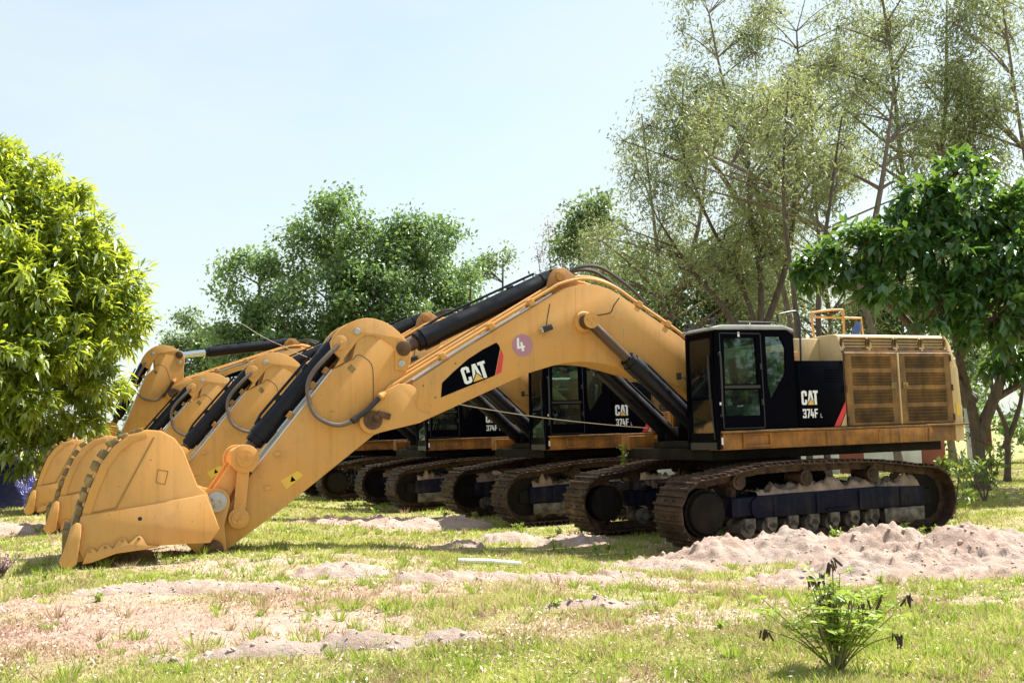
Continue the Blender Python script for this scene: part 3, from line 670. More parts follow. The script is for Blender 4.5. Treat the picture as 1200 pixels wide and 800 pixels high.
    wk = MB(); wk.cyl((4.39, .372, 3.69), (4.39, .43, 3.69), .035, n=12); wk.obox((4.40, .47, 3.675), (1, 0, -.35), (0, 1, 0), (.35, 0, 1), .095, .05, .05); wl_ = wk.build('work_light', M['plastic'], boom, .015)
    wg = MB(); wg.obox((4.475, .47, 3.648), (1, 0, -.35), (0, 1, 0), (.35, 0, 1), .025, .042, .042); wg.build('lens', M['pale'], wl_, .006)
    for p in ((6.55, 2.95 - .2), (6.35, 2.62 - .06), (6.0, 3.1)):
        r_ = MB(); r_.cyl((p[0], .369, p[1]), (p[0], .376, p[1]), .018, n=10); r_.build('bolt_head', M['wear'], boom)
    cabl = MB(); cabl.tube(smooth_path([(4.28, .375, 4.10), (4.33, .376, 3.9), (4.36, .376, 3.74)], 4), .008, 5); cabl.build('cable', M['rubber'], boom)
    cabl = MB(); cabl.tube(smooth_path([(2.93, .375, 4.24), (3.05, .376, 4.10), (3.12, .376, 3.98), (3.35, .376, 3.93), (3.5, .376, 3.9)], 5), .009, 5); cabl.build('cable', M['rubber'], boom)
    dk_ = MB(); dk_.prism([(6.26, 2.56), (6.235, 2.79), (6.02, 2.98), (5.78, 3.17), (5.52, 3.325), (5.28, 3.44), (5.235, 3.40), (5.215, 3.345), (5.32, 2.905)], 'y', .371, .375); dd = dk_.build('logo_panel', M['navy'], boom)
    flat('red_stripe', [[(5.20, 3.335), (5.16, 3.225), (5.205, 2.955), (5.305, 2.91)]], M['redstripe'], boom, (0, 0), (1, 0), (0, 1), 1, 1, .371)
    emblem(dd, (5.845, 2.755), (-.955, .296), (.296, .955), .415, .275, .376)
    # ---------------- stick
    HS = .29
    main = [(7.95, 3.02), (7.66, 3.16), (7.56, 3.55), (7.50, 3.80), (7.30, 3.80), (7.16, 3.76), (7.02, 3.69), (6.91, 3.60), (6.82, 3.50), (6.75, 3.40), (6.70, 3.26), (6.73, 3.10), (6.85, 2.85), (6.95, 2.5), (7.05, 2.22), (7.18, 2.06), (7.34, 2.0), (8.64, 1.035), (9.58, .40)] + arc(TIP[0], TIP[1], .17, -120, 40, 8) + [(9.66, .86), (9.46, 1.12), (9.2, 1.47)]
    sk_ = MB(); sk_.prism(main, 'y', -HS, HS); stick = sk_.build('stick', M['yellow'], root, .014); grp['stick'].append(stick)
    for s in (-1, 1):
        e = MB(); e.prism([(7.93, 3.04), (7.84, 3.18), (7.97, 3.33), (7.985, 3.44), (7.93, 3.54), (7.83, 3.645), (7.73, 3.715), (7.58, 3.78), (7.44, 3.812), (7.30, 3.804), (7.16, 3.764), (7.02, 3.694), (6.91, 3.604), (6.82, 3.504), (6.75, 3.404), (6.705, 3.26), (6.74, 3.10), (6.80, 2.98), (6.985, 3.0), (6.975, 3.28), (7.02, 3.38), (7.22, 3.50), (7.36, 3.545), (7.45, 3.54), (7.56, 3.47), (7.79, 3.18), (7.80, 3.12)], 'y', s*.20, s*.312)
        e.build('ear_plate', M['yellow'], stick, .008)
        c = MB(); c.cyl((BCA[0], s*.31, BCA[1]), (BCA[0], s*.335, BCA[1]), .115, n=24); c.cyl((BCA[0], s*.33, BCA[1]), (BCA[0], s*.342, BCA[1]), .035, n=12); c.build('pin_boss', M['yellow'], stick, .006)
        for q in ((7.58, 3.60), (6.88, 3.10)):
            c = MB(); c.cyl((q[0], s*.31, q[1]), (q[0], s*.335, q[1]), .055, n=16); c.build('retaining_bolt', M['steel'], stick, .006)
        c = MB(); c.cyl((SCB[0] + .04, s*.31, SCB[1]), (SCB[0] + .04, s*.335, SCB[1]), .12, n=22); c.build('rod_pin', M['rust'], stick, .006)
    si = MB(); si.obox((8.57, 0, 2.265), (1.25, 0, -1.55), (0, 1, 0), (1.55, 0, 1.25), .96, .27, .012); si.build('edge_strip', M['silver'], stick)  # silver colour puts the sky's reflection onto the stick flange
    for (x, z) in ((8.95, 1.28), (8.81, 1.77)):
        r_ = MB(); r_.obox((x, .295, z), (1, 0, -.1), (0, 1, 0), (.1, 0, 1), .05, .02, .03); r_.build('grease_block', M['yellow'], stick, .006)
    for (x, z) in ((8.25, 2.78), (8.6, 2.34), (8.05, 3.0)):
        r_ = MB(); r_.obox((x, .2, z), (1.25, 0, -1.55), (0, 1, 0), (1.55, 0, 1.25), .05, .05, .04); r_.build('hose_clip', M['rustyellow'], stick, .006)
    st = MB(); st.prism([(8.76, 1.38), (8.51, 1.51), (8.43, 1.44), (8.68, 1.25)], 'y', .2905, .294); so_ = st.build('warning_sticker', M['yellowdecal'], stick)
    flat('warning_sign', [[(8.62, 1.35), (8.60, 1.44), (8.54, 1.37)]], M['navy'], so_, (0, 0), (1, 0), (0, 1), 1, 1, .295, .002)
    flat('warning_sign', [[(8.72, 1.36), (8.67, 1.40), (8.65, 1.30), (8.68, 1.28)]], M['logoyellow'], so_, (0, 0), (1, 0), (0, 1), 1, 1, .295, .002)
    cb_ = MB(); cb_.tube(smooth_path([(7.65, .293, 3.16), (7.55, .294, 3.24), (7.36, .294, 3.10), (7.33, .294, 2.85), (7.34, .294, 2.5)], 4), .007, 5); cb_.build('cable', M['oldhose'], stick)
    st2 = MB(); st2.prism([(7.74, 3.03), (7.68, 3.10), (7.60, 3.02), (7.66, 2.95)], 'y', .2905, .2935); st2.build('torn_label', M['wear'], stick)
    hz = MB(); hz.tube(smooth_path([(7.88, .33, 3.38), (8.05, .36, 3.22), (8.27, .37, 2.98), (8.36, .38, 2.78), (8.345, .385, 2.52), (8.25, .39, 2.32), (8.06, .395, 2.2), (7.88, .40, 2.17), (7.70, .41, 2.22)], 6), .036, 9); hz.build('hose', M['oldhose'], stick)
    hz = MB(); hz.tube([(7.72, .41, 2.215), (7.5, .42, 2.36), (7.28, .40, 2.56)], .042, 9); hz.cyl((7.70, .412, 2.222), (7.62, .414, 2.27), .055, n=12); hz.build('hose_coupling', M['rubber'], stick)
    hz = MB(); hz.tube([(7.28, .40, 2.56), (7.17, .36, 2.64)], .045, 9); hz.cyl((7.26, .395, 2.575), (7.21, .375, 2.61), .06, n=12); hz.build('pipe_union', M['yellow'], stick)
    # ---------------- bucket
    curve = [(11.60, .50), (11.50, .83), (11.42, 1.12), (11.33, 1.42), (11.20, 1.74), (11.04, 1.965), (10.87, 2.09), (10.65, 2.155), (10.47, 2.135), (10.30, 2.03), (10.19, 1.87), (10.09, 1.60), (10.01, 1.39), (9.87, 1.26)]
    low = [(9.72, .80), (9.84, .62), (10.21, .63), (10.55, .63), (11.02, .59), (11.40, .50)]
    cen = (10.65, 1.2)
    def outw(i, d):
        a, b_ = curve[max(i-1, 0)], curve[min(i+1, len(curve)-1)]; t_ = Vector((b_[0]-a[0], b_[1]-a[1])).normalized(); n_ = Vector((t_.y, -t_.x))
        if n_.dot(Vector((curve[i][0]-cen[0], curve[i][1]-cen[1]))) < 0: n_ = -n_
        return (curve[i][0] + n_.x*d, curve[i][1] + n_.y*d)
    sh = MB(); sh.prism([outw(i, .012) for i in range(len(curve))] + [outw(i, -.035) for i in range(len(curve))][::-1], 'y', -.95, .95)
    bucket = sh.build('bucket', M['yellow'], root, .006); grp['bucket'].append(bucket)
    for s in (-1, 1):
        p = MB(); p.prism([outw(i, .0) for i in range(len(curve))] + low, 'y', s*.952, s*.99); p.build('side_plate', M['yellow'], bucket, .006)
        p = MB(); p.prism([(11.44, 1.075), (9.90, 1.27), (9.72, .80), (9.845, .625), (10.21, .635), (10.55, .635), (11.02, .595), (11.40, .505), (11.52, .78)], 'y', s*.991, s*1.022); p.build('lower_side_plate', M['yellow'], bucket, .008)
        band = [outw(i, .006) for i in range(2, 8)] + [outw(i, -.10) for i in range(2, 8)][::-1]
        p = MB(); p.prism(band, 'y', s*.991, s*1.006); p.build('rim_band', M['yellow'], bucket, .005)
        p = MB(); p.tube([(10.56, s*.994, 2.06), (11.02, s*.994, 1.16)], .012, 6).tube([(11.02, s*.994, 1.16), (11.30, s*.994, 1.115)], .010, 6); p.build('weld_seam', M['weld'], bucket)
        p = MB()
        q = [(10.51, 1.63), (10.38, 1.60), (10.42, 1.43), (10.53, 1.46)]
        for a, b_ in zip(q, q[1:] + q[:1]): p.tube([(a[0], s*.992, a[1]), (b_[0], s*.992, b_[1])], .007, 5)
        p.build('weld_mark', M['weld'], bucket)
        p = MB(); p.cyl((10.73, s*1.021, 1.0), (10.73, s*1.026, 1.0), .027, n=14); p.build('drain_hole', M['plastic'], bucket)
        p = MB(); p.prism([(11.42, .47), (11.36, .64), (11.32, .665), (11.28, .645), (11.25, .61), (11.19, .685), (11.15, .705), (11.11, .69), (11.06, .635), (10.98, .755), (10.945, .775), (10.91, .755), (10.87, .69), (10.78, .77), (10.74, .785), (10.71, .765), (10.64, .655), (10.48, .63), (10.55, .61), (11.02, .575), (11.30, .485)], 'y', s*1.023, s*1.06); sc_ = p.build('side_cutter', M['yellow'], bucket, .006)
        for x, z in ((11.33, .625), (11.15, .665), (10.945, .735), (10.745, .745)): r_ = MB(); r_.cyl((x, s*1.06, z), (x, s*1.07, z), .018, n=8); r_.build('bolt_head', M['wear'], sc_)
        p = MB(); p.prism([(11.70, .52), (11.65, .62), (11.555, .95), (11.49, 1.01), (11.43, .98), (11.44, .80), (11.48, .48), (11.56, .42), (11.65, .44)], 'y', s*1.0, s*1.10); p.build('corner_shroud', M['yellow'], bucket, .02)
        e = MB(); e.prism([(10.12, 1.62), (9.94, 1.36)] + arc(BUCKB[0], BUCKB[1], .19, 75, 200, 8) + [(9.58, .80)] + arc(TIP[0], TIP[1], .19, 175, 330, 10) + [(10.25, .75), (10.35, 1.2)], 'y', s*.35, s*.425); e.build('hinge_ear', M['yellow'], bucket, .01)
        for q, m in ((BUCKB, 'steel'), (TIP, 'rust')):
            c = MB(); c.cyl((q[0], s*.425, q[1]), (q[0], s*.475, q[1]), .145, n=28)
            for k in range(3): a = 2.1*k + .8; c.cyl((q[0] + .06*math.cos(a), s*.475, q[1] + .06*math.sin(a)), (q[0] + .06*math.cos(a), s*.492, q[1] + .06*math.sin(a)), .028, n=8)
            c.build('hinge_pin', M[m], bucket, .008)
        for k, i in enumerate((2.0, 2.6, 3.2, 3.8, 4.4, 5.1, 5.8, 6.6)):
            i0 = int(i); fr_ = i - i0; a, b_ = outw(i0, .05 if k < 6 else .03), outw(i0 + 1, .05 if k < 6 else .03); c = (a[0]*(1-fr_) + b_[0]*fr_, a[1]*(1-fr_) + b_[1]*fr_); t_ = Vector((b_[0]-a[0], 0, b_[1]-a[1])).normalized()
            w = MB(); w.obox((c[0], s*.78, c[1]), t_, (0, 1, 0), t_.cross(Vector((0, 1, 0))), .062 if k < 6 else .045, .205, .04 if k < 6 else .028); w.build('wear_bar', M['wear'], bucket, .012)
    hp = MB(); hp.prism([outw(i, .085) for i in range(0, 3)] + [outw(i, .0) for i in range(0, 3)][::-1], 'y', -.965, .965); hp.build('heel_plate', M['wear'], bucket, .01)
    for y in (-.84, -.42, 0, .42, .84):
        tt = MB(); tt.add([(11.50, y-.09, .86), (11.50, y+.09, .86), (11.66, y+.09, .90), (11.66, y-.09, .90), (11.58, y-.05, .40), (11.58, y+.05, .40), (11.66, y+.05, .40), (11.66, y-.05, .40)],
                          [(0,1,2,3), (4,7,6,5), (0,4,5,1), (1,5,6,2), (2,6,7,3), (3,7,4,0)]); tt.build('tooth', M['wear'], bucket, .01)
    return root, grp

def rams(root, ba=0, sa=0, ka=0):
    """hydraulic cylinders and linkage for a pose: boom, stick and bucket turned by ba, sa, ka degrees"""
    sub = []
    B = rot2(BOOMPIN, FOOT, ba); nose = rot2(NOSE, FOOT, ba)
    mv = lambda p: tuple(np.array(rot2(p, NOSE, sa)) - np.array(NOSE) + np.array(nose))
    tip = mv(TIP)
    for y in (.555, -.555): ram(BOOMBASE, B, 1.98, .15, .085, y, root, 'boom_cylinder', M['rod'], sub)
    ram(rot2(SCA, FOOT, ba), mv(SCB), 2.74, .168, .10, 0, root, 'stick_cylinder', M['rod'] if not sa else M['chrome'], sub)
    bb = rot2(BUCKB, TIP, ka); bb = (bb[0] - TIP[0] + tip[0], bb[1] - TIP[1] + tip[1])
    Pp = linkage(root, mv(LINKS), bb, sub)
    ram(mv(BCA), Pp, 1.94, .148, .09, 0, root, 'bucket_cylinder', M['rod'], sub)
    return nose, tip

def copy_tree(o, parent):
    c = o.copy(); col.objects.link(c); c.parent = parent
    for ch in o.children: copy_tree(ch, c)
    return c

M['rustyellow'] = paint('rusting_yellow_paint', (.50, .25, .06), (.42, .20, .05), (.20, .085, .03), .75, .5, .55, .3)
M['roofwhite'] = paint('cab_roof_paint', (.30, .31, .33), (.40, .41, .42), (.12, .11, .10), .35, .2, .4)
M['weld'] = NT('weld_bead').pbr((.34, .19, .055), .6)
t = NT('loose_soil')
c = t.mix(t.ramp(t.noise(4, 7, .7), (.3, 0.), (.7, 1.)), (.20, .135, .10), (.46, .35, .275))
M['soil'] = t.pbr(c, .95, 0, t.bump(t.noise(26, 6, .7), .8, .04), .1)

PSI = .4205
FW = np.array([-math.cos(PSI), -math.sin(PSI)]); LF = np.array([math.sin(PSI), -math.cos(PSI)])
SPOT = [np.array([4.41, 18.15]) + k * (.49 * FW - 5.95 * LF) for k in range(4)]
SPOT[1] = SPOT[1] - .12 * FW; SPOT[3] = SPOT[3] + .1 * FW
exc, EG = build_excavator()
labels = ['yellow crawler excavator with a round purple number 4 sticker on its boom',
          'yellow crawler excavator parked right behind the one numbered 4',
          'yellow crawler excavator parked between the second and the last in the row',
          'last yellow excavator of the row, boom raised higher with a chrome rod showing']
machines = [exc]
for k in (1, 2, 3):
    r = empty('excavator'); machines.append(r)
    for g, lst in EG.items():
        for o in lst:
            c = copy_tree(o, r)
            if g == 'under' and k in (1, 2): c.matrix_local = Matrix.Translation((.05, 0, 0)) @ Matrix.Rotation(math.pi, 4, 'Z')
            if g == 'upper' and k == 1: c.matrix_local = Matrix.Translation((-.12, 0, 0))
            if k == 3 and g in ('boom', 'stick', 'bucket'):
                nose = rot2(NOSE, FOOT, 11.4); tip = np.array(rot2(TIP, NOSE, -17)) - np.array(NOSE) + np.array(nose)
                c.matrix_local = {'boom': mat_rot(FOOT, 11.4), 'stick': mat_rot(NOSE, -17, nose), 'bucket': mat_rot(TIP, -27, tuple(tip))}[g]
    if k == 3: rams(r, 11.4, -17, -27)
    else: rams(r)
rams(exc)
fl_ = [o for o in EG['boom'] if o.name.startswith('boom')][0]
ck = MB(); ck.cyl((4.81, .371, 3.40), (4.81, .375, 3.40), .185, n=40); stk = ck.build('number_sticker', M['purple'], fl_)
flat('number', [GLYPH['4']], M['white'], stk, (4.895, 3.285), (-.97, .2), (.2, .97), .30, .23, .376)
for k, r in enumerate(machines):
    tag(r, labels[k], 'excavator', 'excavators parked in a row')
    r.location = (SPOT[k][0], SPOT[k][1], 0); r.rotation_euler = (0, 0, math.pi + PSI)
# ------------------------------------------------------------------ ground
rng = np.random.default_rng(7); random.seed(7)
O1 = np.array([4.41, 18.15])
def sstep(t): t = np.clip(t, 0, 1); return t*t*(3 - 2*t)
def gz(X, Y):
    X = np.asarray(X, float); Y = np.asarray(Y, float)
    lx = (X - O1[0]) * FW[0] + (Y - O1[1]) * FW[1]; ly = (X - O1[0]) * LF[0] + (Y - O1[1]) * LF[1]
    a = sstep((lx - 3.6) / 5.6); b = sstep((ly - 3.6) / 7.5)
    near = np.exp(-((Y - 14) / 14)**2)
    return .05 * (fbm(X*5.5, Y*5.5, 13, 3) - .5) * near * (.25 + .75*np.maximum(a, b)) + .42 * (1 - (1 - a) * (1 - b)) + .07 * (fbm(X*.8, Y*.8, 3) - .5) * (.4 + .6*b) + .05 * (fbm(X*2.7, Y*2.7, 11) - .5) * near * (.3 + .7*np.maximum(a, b)) - .02
# sand heaps: (bumps: x, y, rx, ry, height, turn)
HEAPS = [
 dict(label='long heap of pinkish sand in front of the numbered excavator track', b=[(3.1, 14.6, .8, .5, .36, .1), (4.0, 14.7, 1.0, .55, .40, 0), (5.2, 14.3, 1.2, .6, .42, -.1), (6.5, 13.9, 1.1, .7, .42, -.1), (4.6, 12.6, 1.2, .8, .30, .5), (3.5, 12.2, .9, .8, .14, .3), (5.7, 12.0, 1.0, .8, .22, .2), (2.1, 13.9, 1.0, .5, .16, -.5), (1.2, 12.9, 1.0, .4, .10, .6), (7.7, 13.6, 1.0, .7, .36, 0), (7.3, 12.0, 1.0, .7, .30, .3), (8.4, 12.8, .9, .8, .34, 0)], ext=(0, 9.8, 10.8, 16.0)),
 dict(label='flat streak of grey sand beside the crawler tracks of the rear excavators', b=[(-3.6, 20.3, 1.3, .5, .14, .1), (-2.3, 20.7, 1.2, .6, .24, .1), (-1.3, 21.0, .7, .5, .26, 0)], ext=(-6.2, .6, 18.6, 22.6)),
 dict(label='pale low sand patch before the numbered excavator bucket', b=[(-3.9, 10.6, .75, .28, .09, .1), (-2.9, 10.3, .8, .22, .08, -.1), (-4.3, 10.4, .5, .2, .06, 0)], ext=(-5.6, -1.4, 9.5, 11.6)),
 dict(label='crumbly sand ridge lying next to the pole on the grass', b=[(-2.1, 11.5, .55, .3, .13, 0), (-.3, 11.4, .8, .25, .10, .2), (.7, 11.9, .8, .25, .10, .3), (-1.1, 11.0, .5, .2, .07, 0)], ext=(-3.2, 2.2, 10.3, 13.0)),
 dict(label='small reddish sand ridge out on the open grass', b=[(.55, 9.1, .45, .18, .10, .25), (1.0, 9.3, .45, .16, .08, .2)], ext=(-.4, 2.0, 8.4, 10.0)),
 dict(label='broken clods of sand at the dry grass edge', b=[(-1.9, 7.25, .5, .16, .09, .15), (-1.15, 7.4, .45, .17, .11, .1), (-.55, 7.55, .35, .15, .08, 0), (-2.5, 7.1, .3, .12, .05, 0)], ext=(-3.2, .2, 6.5, 8.3)),
 dict(label='reddish sand spill under the leafy mango tree', b=[(-10.6, 18.9, 1.6, .9, .14, 0), (-12.0, 20.0, 1.4, .9, .14, 0)], ext=(-14.5, -7.8, 16.6, 22.4)),
 dict(label='trodden soil mound between the crawlers of the second excavator', b=[(1.0, 17.3, .7, .35, .16, .3), (-.1, 17.9, .6, .3, .18, .2), (-.9, 16.2, .5, .3, .10, 0)], ext=(-2.2, 2.6, 15.2, 19.2)),
]
def heap_h(H, X, Y):
    z = np.zeros_like(X)
    for (x, y, rx, ry, h, a) in H['b']:
        c, s = math.cos(a), math.sin(a); u = ((X-x)*c + (Y-y)*s) / rx; v = (-(X-x)*s + (Y-y)*c) / ry
        z = np.maximum(z, h * np.exp(-(u*u + v*v) * .9)) * .55 + .45 * (z + h * np.exp(-(u*u + v*v) * .9)) if False else np.maximum(z, h * np.exp(-(u*u + v*v) * .9))
    return z
def sandiness(X, Y):
    m = np.zeros_like(X)
    for H in HEAPS:
        hm = max(b[4] for b in H['b']); m = np.maximum(m, np.clip(heap_h(H, X, Y) / hm * 2.8 - .30 + .9 * (fbm(X*2.2, Y*2.2, 52) - .5), 0, 1))
    return m
def barren(X, Y):
    a = fbm(X*.55 + 3, Y*.95, 47); b = fbm(X*2.6, Y*3.4, 48)
    return np.clip((a - .50) * 7 + (b - .5) * 2.4, 0, 1) * np.clip(1.3 - np.abs(Y - 12) / 16, .25, 1)
def dryness(X, Y):
    d = np.zeros_like(X)
    for x, y, rx, ry, w in ((-3.4, 8.6, 2.2, 1.3, 1.), (-2.0, 9.6, 1.2, .8, .7), (-4.6, 9.6, 1.4, .8, .7), (-1.0, 10.4, 1.4, .7, .6), (.4, 8.0, .7, .5, .5), (-11, 19, 3.5, 1.8, .9), (1.6, 11.8, 1.6, .8, .5)):
        d = np.maximum(d, w * np.exp(-(((X-x)/rx)**2 + ((Y-y)/ry)**2)))
    return np.clip(d * 1.2 + .9 * (fbm(X*.7, Y*.9, 21) - .42) + .4*(fbm(X*3, Y*3, 22) - .5), 0, 1)

def axis_lines(lo, hi, fine0, fine1, step, grow=1.16):
    L = list(np.arange(fine0, fine1 + 1e-6, step)); s = step; x = fine1
    while x < hi: s *= grow; x += s; L.append(min(x, hi))
    s = step; x = fine0
    while x > lo: s *= grow; x -= s; L.insert(0, max(x, lo))
    return np.array(L)
gxs = axis_lines(-900, 900, -13, 13, .075); gys = axis_lines(-60, 1600, 5, 22, .075)
GX, GY = np.meshgrid(gxs, gys, indexing='ij')
GZ = gz(GX, GY); nx, ny = GX.shape
V = np.stack([GX, GY, GZ], -1).reshape(-1, 3); idx = np.arange(nx*ny).reshape(nx, ny)
F = np.stack([idx[:-1, :-1], idx[1:, :-1], idx[1:, 1:], idx[:-1, 1:]], -1).reshape(-1, 4)
t = NT('meadow_soil')
sand = t.mix(t.ramp(t.noise(3.5, 7, .7), (.3, 0.), (.7, 1.)), (.27, .18, .14), (.50, .385, .315))
turf = t.mix(t.ramp(t.noise(2.4, 6, .65), (.3, 0.), (.7, 1.)), (.19, .20, .065), (.38, .365, .15))
straw = t.mix(t.ramp(t.noise(5, 6, .7), (.3, 0.), (.7, 1.)), (.27, .17, .125), (.46, .34, .27))
c = t.mix(t.attr('dry'), turf, straw)
sn = t.math('ADD', t.attr('sand'), t.math('MULTIPLY', t.ramp(t.noise(4.1, 6, .65), (.58, 0.), (.70, 1.)), .5))
c = t.mix(t.math('MINIMUM', sn, 1.), c, sand)
M['ground'] = t.pbr(c, .95, 0, t.bump(t.noise(22, 6, .7), .7, .05), .1)
g = np_mesh('ground', V, F, M['ground'], attrs={'dry': dryness(GX, GY).ravel(), 'sand': np.maximum(sandiness(GX, GY) * .9, barren(GX, GY) * .85).ravel()}, smooth=True)
tag(g, kind='structure')

t = NT('heap_sand')
c = t.mix(t.ramp(t.noise(2.6, 8, .72), (.3, 0.), (.72, 1.)), (.34, .23, .185), (.56, .435, .37))
c = t.mix(t.ramp(t.noise(.9, 5, .6), (.5, 0.), (.72, .7)), c, (.40, .34, .30))
M['heap'] = t.pbr(c, .96, 0, t.bump(t.noise(30, 7, .75), .9, .05), .08)
clodV = []; clodF = []
def add_clod(x, y, z, r):
    b = len(clodV); q = []
    a0 = random.random() * 6
    base = [(0, 0, 1), (0, 0, -1)] + [(math.cos(a0 + k*1.257), math.sin(a0 + k*1.257), random.uniform(-.4, .4)) for k in range(5)]
    for p in base: q.append((x + p[0]*r*random.uniform(.7, 1.3), y + p[1]*r*random.uniform(.7, 1.3), z + p[2]*r*random.uniform(.5, .9)))
    clodV.extend(q)
    for k in range(5): clodF.append((b, b+2+k, b+2+(k+1) % 5)); clodF.append((b+1, b+2+(k+1) % 5, b+2+k))
for H in HEAPS:
    x0, x1, y0, y1 = H['ext']; st = .032 if (y0 < 16) else .06
    X, Y = np.meshgrid(np.arange(x0, x1, st), np.arange(y0, y1, st), indexing='ij')
    h = heap_h(H, X, Y); hm = max(b[4] for b in H['b']); m = np.clip(h / hm * 2, 0, 1)
    rough = (fbm(X*11, Y*11, 39, 3) - .5) * .10 * min(hm + .10, .32) * 2 + np.abs(fbm(X*3.4, Y*3.4, 36) - .5) * -.5 * min(hm + .08, .34) + .03 + (fbm(X*2.1, Y*2.1, 31) - .5) * .34 * (hm + .10) + (fbm(X*5.3, Y*5.3, 33) - .5) * .26 * min(hm + .06, .3) + np.clip(fbm(X*7, Y*7, 37, 3) - .52, 0, 1) * .34 * min(hm + .1, .3)
    Z = gz(X, Y) + h * (.75 + .5 * fbm(X*1.3, Y*1.3, 35)) + rough * m - .035 - .05 * (1 - m)
    for _ in range(int((x1 - x0) * (y1 - y0) * (34 if y0 < 16 else 10))):
        bx_, by_ = rng.uniform(x0, x1), rng.uniform(y0, y1); i_, j_ = int((bx_ - x0) / st), int((by_ - y0) / st)
        if i_ >= X.shape[0] or j_ >= X.shape[1] or rng.random() > m[i_, j_] * 1.3: continue
        r_ = (.035 + .075 * rng.random()**2.2) * (1 if hm > .2 else .75); w_ = int(r_ / st) + 2; sl_ = (slice(max(0, i_ - w_), i_ + w_ + 1), slice(max(0, j_ - w_), j_ + w_ + 1))
        an = rng.uniform(0, 3.14); du, dv = X[sl_] - bx_, Y[sl_] - by_; uu = (du*math.cos(an) + dv*math.sin(an)) / r_; vv = (-du*math.sin(an) + dv*math.cos(an)) / (r_ * rng.uniform(.55, 1))
        bump_ = np.sqrt(np.clip(1 - uu*uu - vv*vv, 0, 1)) * r_ * rng.uniform(.5, .85)
        Z[sl_] = np.maximum(Z[sl_], Z[i_, j_] + bump_ - r_ * .15) if False else Z[sl_] + bump_ * rng.uniform(.6, 1)
    n0, n1 = X.shape; idx = np.arange(n0*n1).reshape(n0, n1)
    F = np.stack([idx[:-1, :-1], idx[1:, :-1], idx[1:, 1:], idx[:-1, 1:]], -1).reshape(-1, 4)
    keep = (m[:-1, :-1].ravel() > .02); F = F[keep]
    used, inv = np.unique(F, return_inverse=True); V = np.stack([X, Y, Z], -1).reshape(-1, 3)[used]; F = inv.reshape(-1, 4)
    o = np_mesh('sand_heap', V, F, M['heap'], smooth=True); tag(o, H['label'], 'sand heap', 'sand heaps on the meadow')
    H['grid'] = (X, Y, Z, m)
    ii = rng.integers(0, X.size, 1500 if hm > .2 else 400)
    for i in ii:
        if m.ravel()[i] > .12: add_clod(X.ravel()[i], Y.ravel()[i], Z.ravel()[i] + .005, abs(rng.normal(0, 1)) * .014 + .006)
for _ in range(2600):
    d = rng.uniform(7, 17); x = rng.uniform(-.56, .56) * d; y = d
    if barren(np.array([x]), np.array([y]))[0] > .35 or rng.random() < .12: add_clod(x, y, float(gz(x, y)) + .008, abs(rng.normal(0, 1)) * .008 + .005)
M['clod'] = NT('pale_clod').pbr((.50, .385, .315), .95)
o = np_mesh('soil_clods', np.array(clodV), np.array(clodF), M['clod']); tag(o, 'loose crumbs of soil scattered over the meadow', 'soil clods', kind='stuff')

# ------------------------------------------------------------------ grass
t = NT('grass_blade')
r = t.attr('rnd'); dr = t.attr('dry')
green = t.mix(r, (.22, .33, .035), (.58, .60, .15)); green = t.mix(t.ramp(r, (.0, 1.), (.10, .0)), green, (.06, .10, .02)); strw = t.mix(r, (.36, .21, .15), (.64, .48, .385))
c = t.mix(dr, green, strw)
d_ = t.node('ShaderNodeBsdfDiffuse'); t.l.new(c, d_.inputs[0]); x_ = t.node('ShaderNodeBsdfTranslucent'); t.l.new(c, x_.inputs[0])
m_ = t.node('ShaderNodeMixShader'); m_.inputs[0].default_value = .4; t.l.new(d_.outputs[0], m_.inputs[1]); t.l.new(x_.outputs[0], m_.inputs[2]); t.l.new(m_.outputs[0], t.out.inputs[0])
M['grass'] = t.mat
def grass_field(N):
    u = rng.random(N); d = 5.2 * (46 / 5.2) ** (u ** 1.15)
    x = (rng.random(N) * 2 - 1) * (d * .74 + 1.6); y = d
    dens = .30 + .9 * np.clip((fbm(x*.9, y*.9, 41) - .28) * 2.2, 0, 1)
    sd_ = np.maximum(sandiness(x, y), .8 * barren(x, y)); dry = dryness(x, y)
    keep = rng.random(N) < dens * (1 - .95 * sd_) * (1 - .5 * dry)
    lx = (x - O1[0]) * FW[0] + (y - O1[1]) * FW[1]; ly = (x - O1[0]) * LF[0] + (y - O1[1]) * LF[1]
    x, y, d, dry = x[keep], y[keep], d[keep], dry[keep]
    n = len(x); z = gz(x, y)
    tall = np.clip((fbm(x*1.6, y*1.6, 43) - .45) * 4, 0, 1)
    h = (.010 + .024 * rng.random(n) + .075 * tall * rng.random(n)**1.7) * (1 - .35*dry) * (1 + .018*d)
    w = .0040 + .00050 * d
    a = rng.random(n) * 2 * np.pi; lean = rng.normal(0, 1.1, n) * h; la = rng.random(n) * 2 * np.pi
    bx, by = np.cos(a) * w, np.sin(a) * w
    P0 = np.stack([x - bx, y - by, z - .01], -1); P1 = np.stack([x + bx, y + by, z - .01], -1); P2 = np.stack([x + np.cos(la)*lean, y + np.sin(la)*lean, z + h], -1)
    V = np.stack([P0, P1, P2], 1).reshape(-1, 3); F = np.arange(3*n).reshape(n, 3)
    rnd = np.repeat(np.clip(.62 * rng.random(n) + .9 * (fbm(x*1.1, y*1.1, 45) - .28), 0, 1), 3)
    dd = np.repeat(np.clip(dry + (rng.random(n) < .22) * .7, 0, 1), 3)
    return V, F, rnd, dd
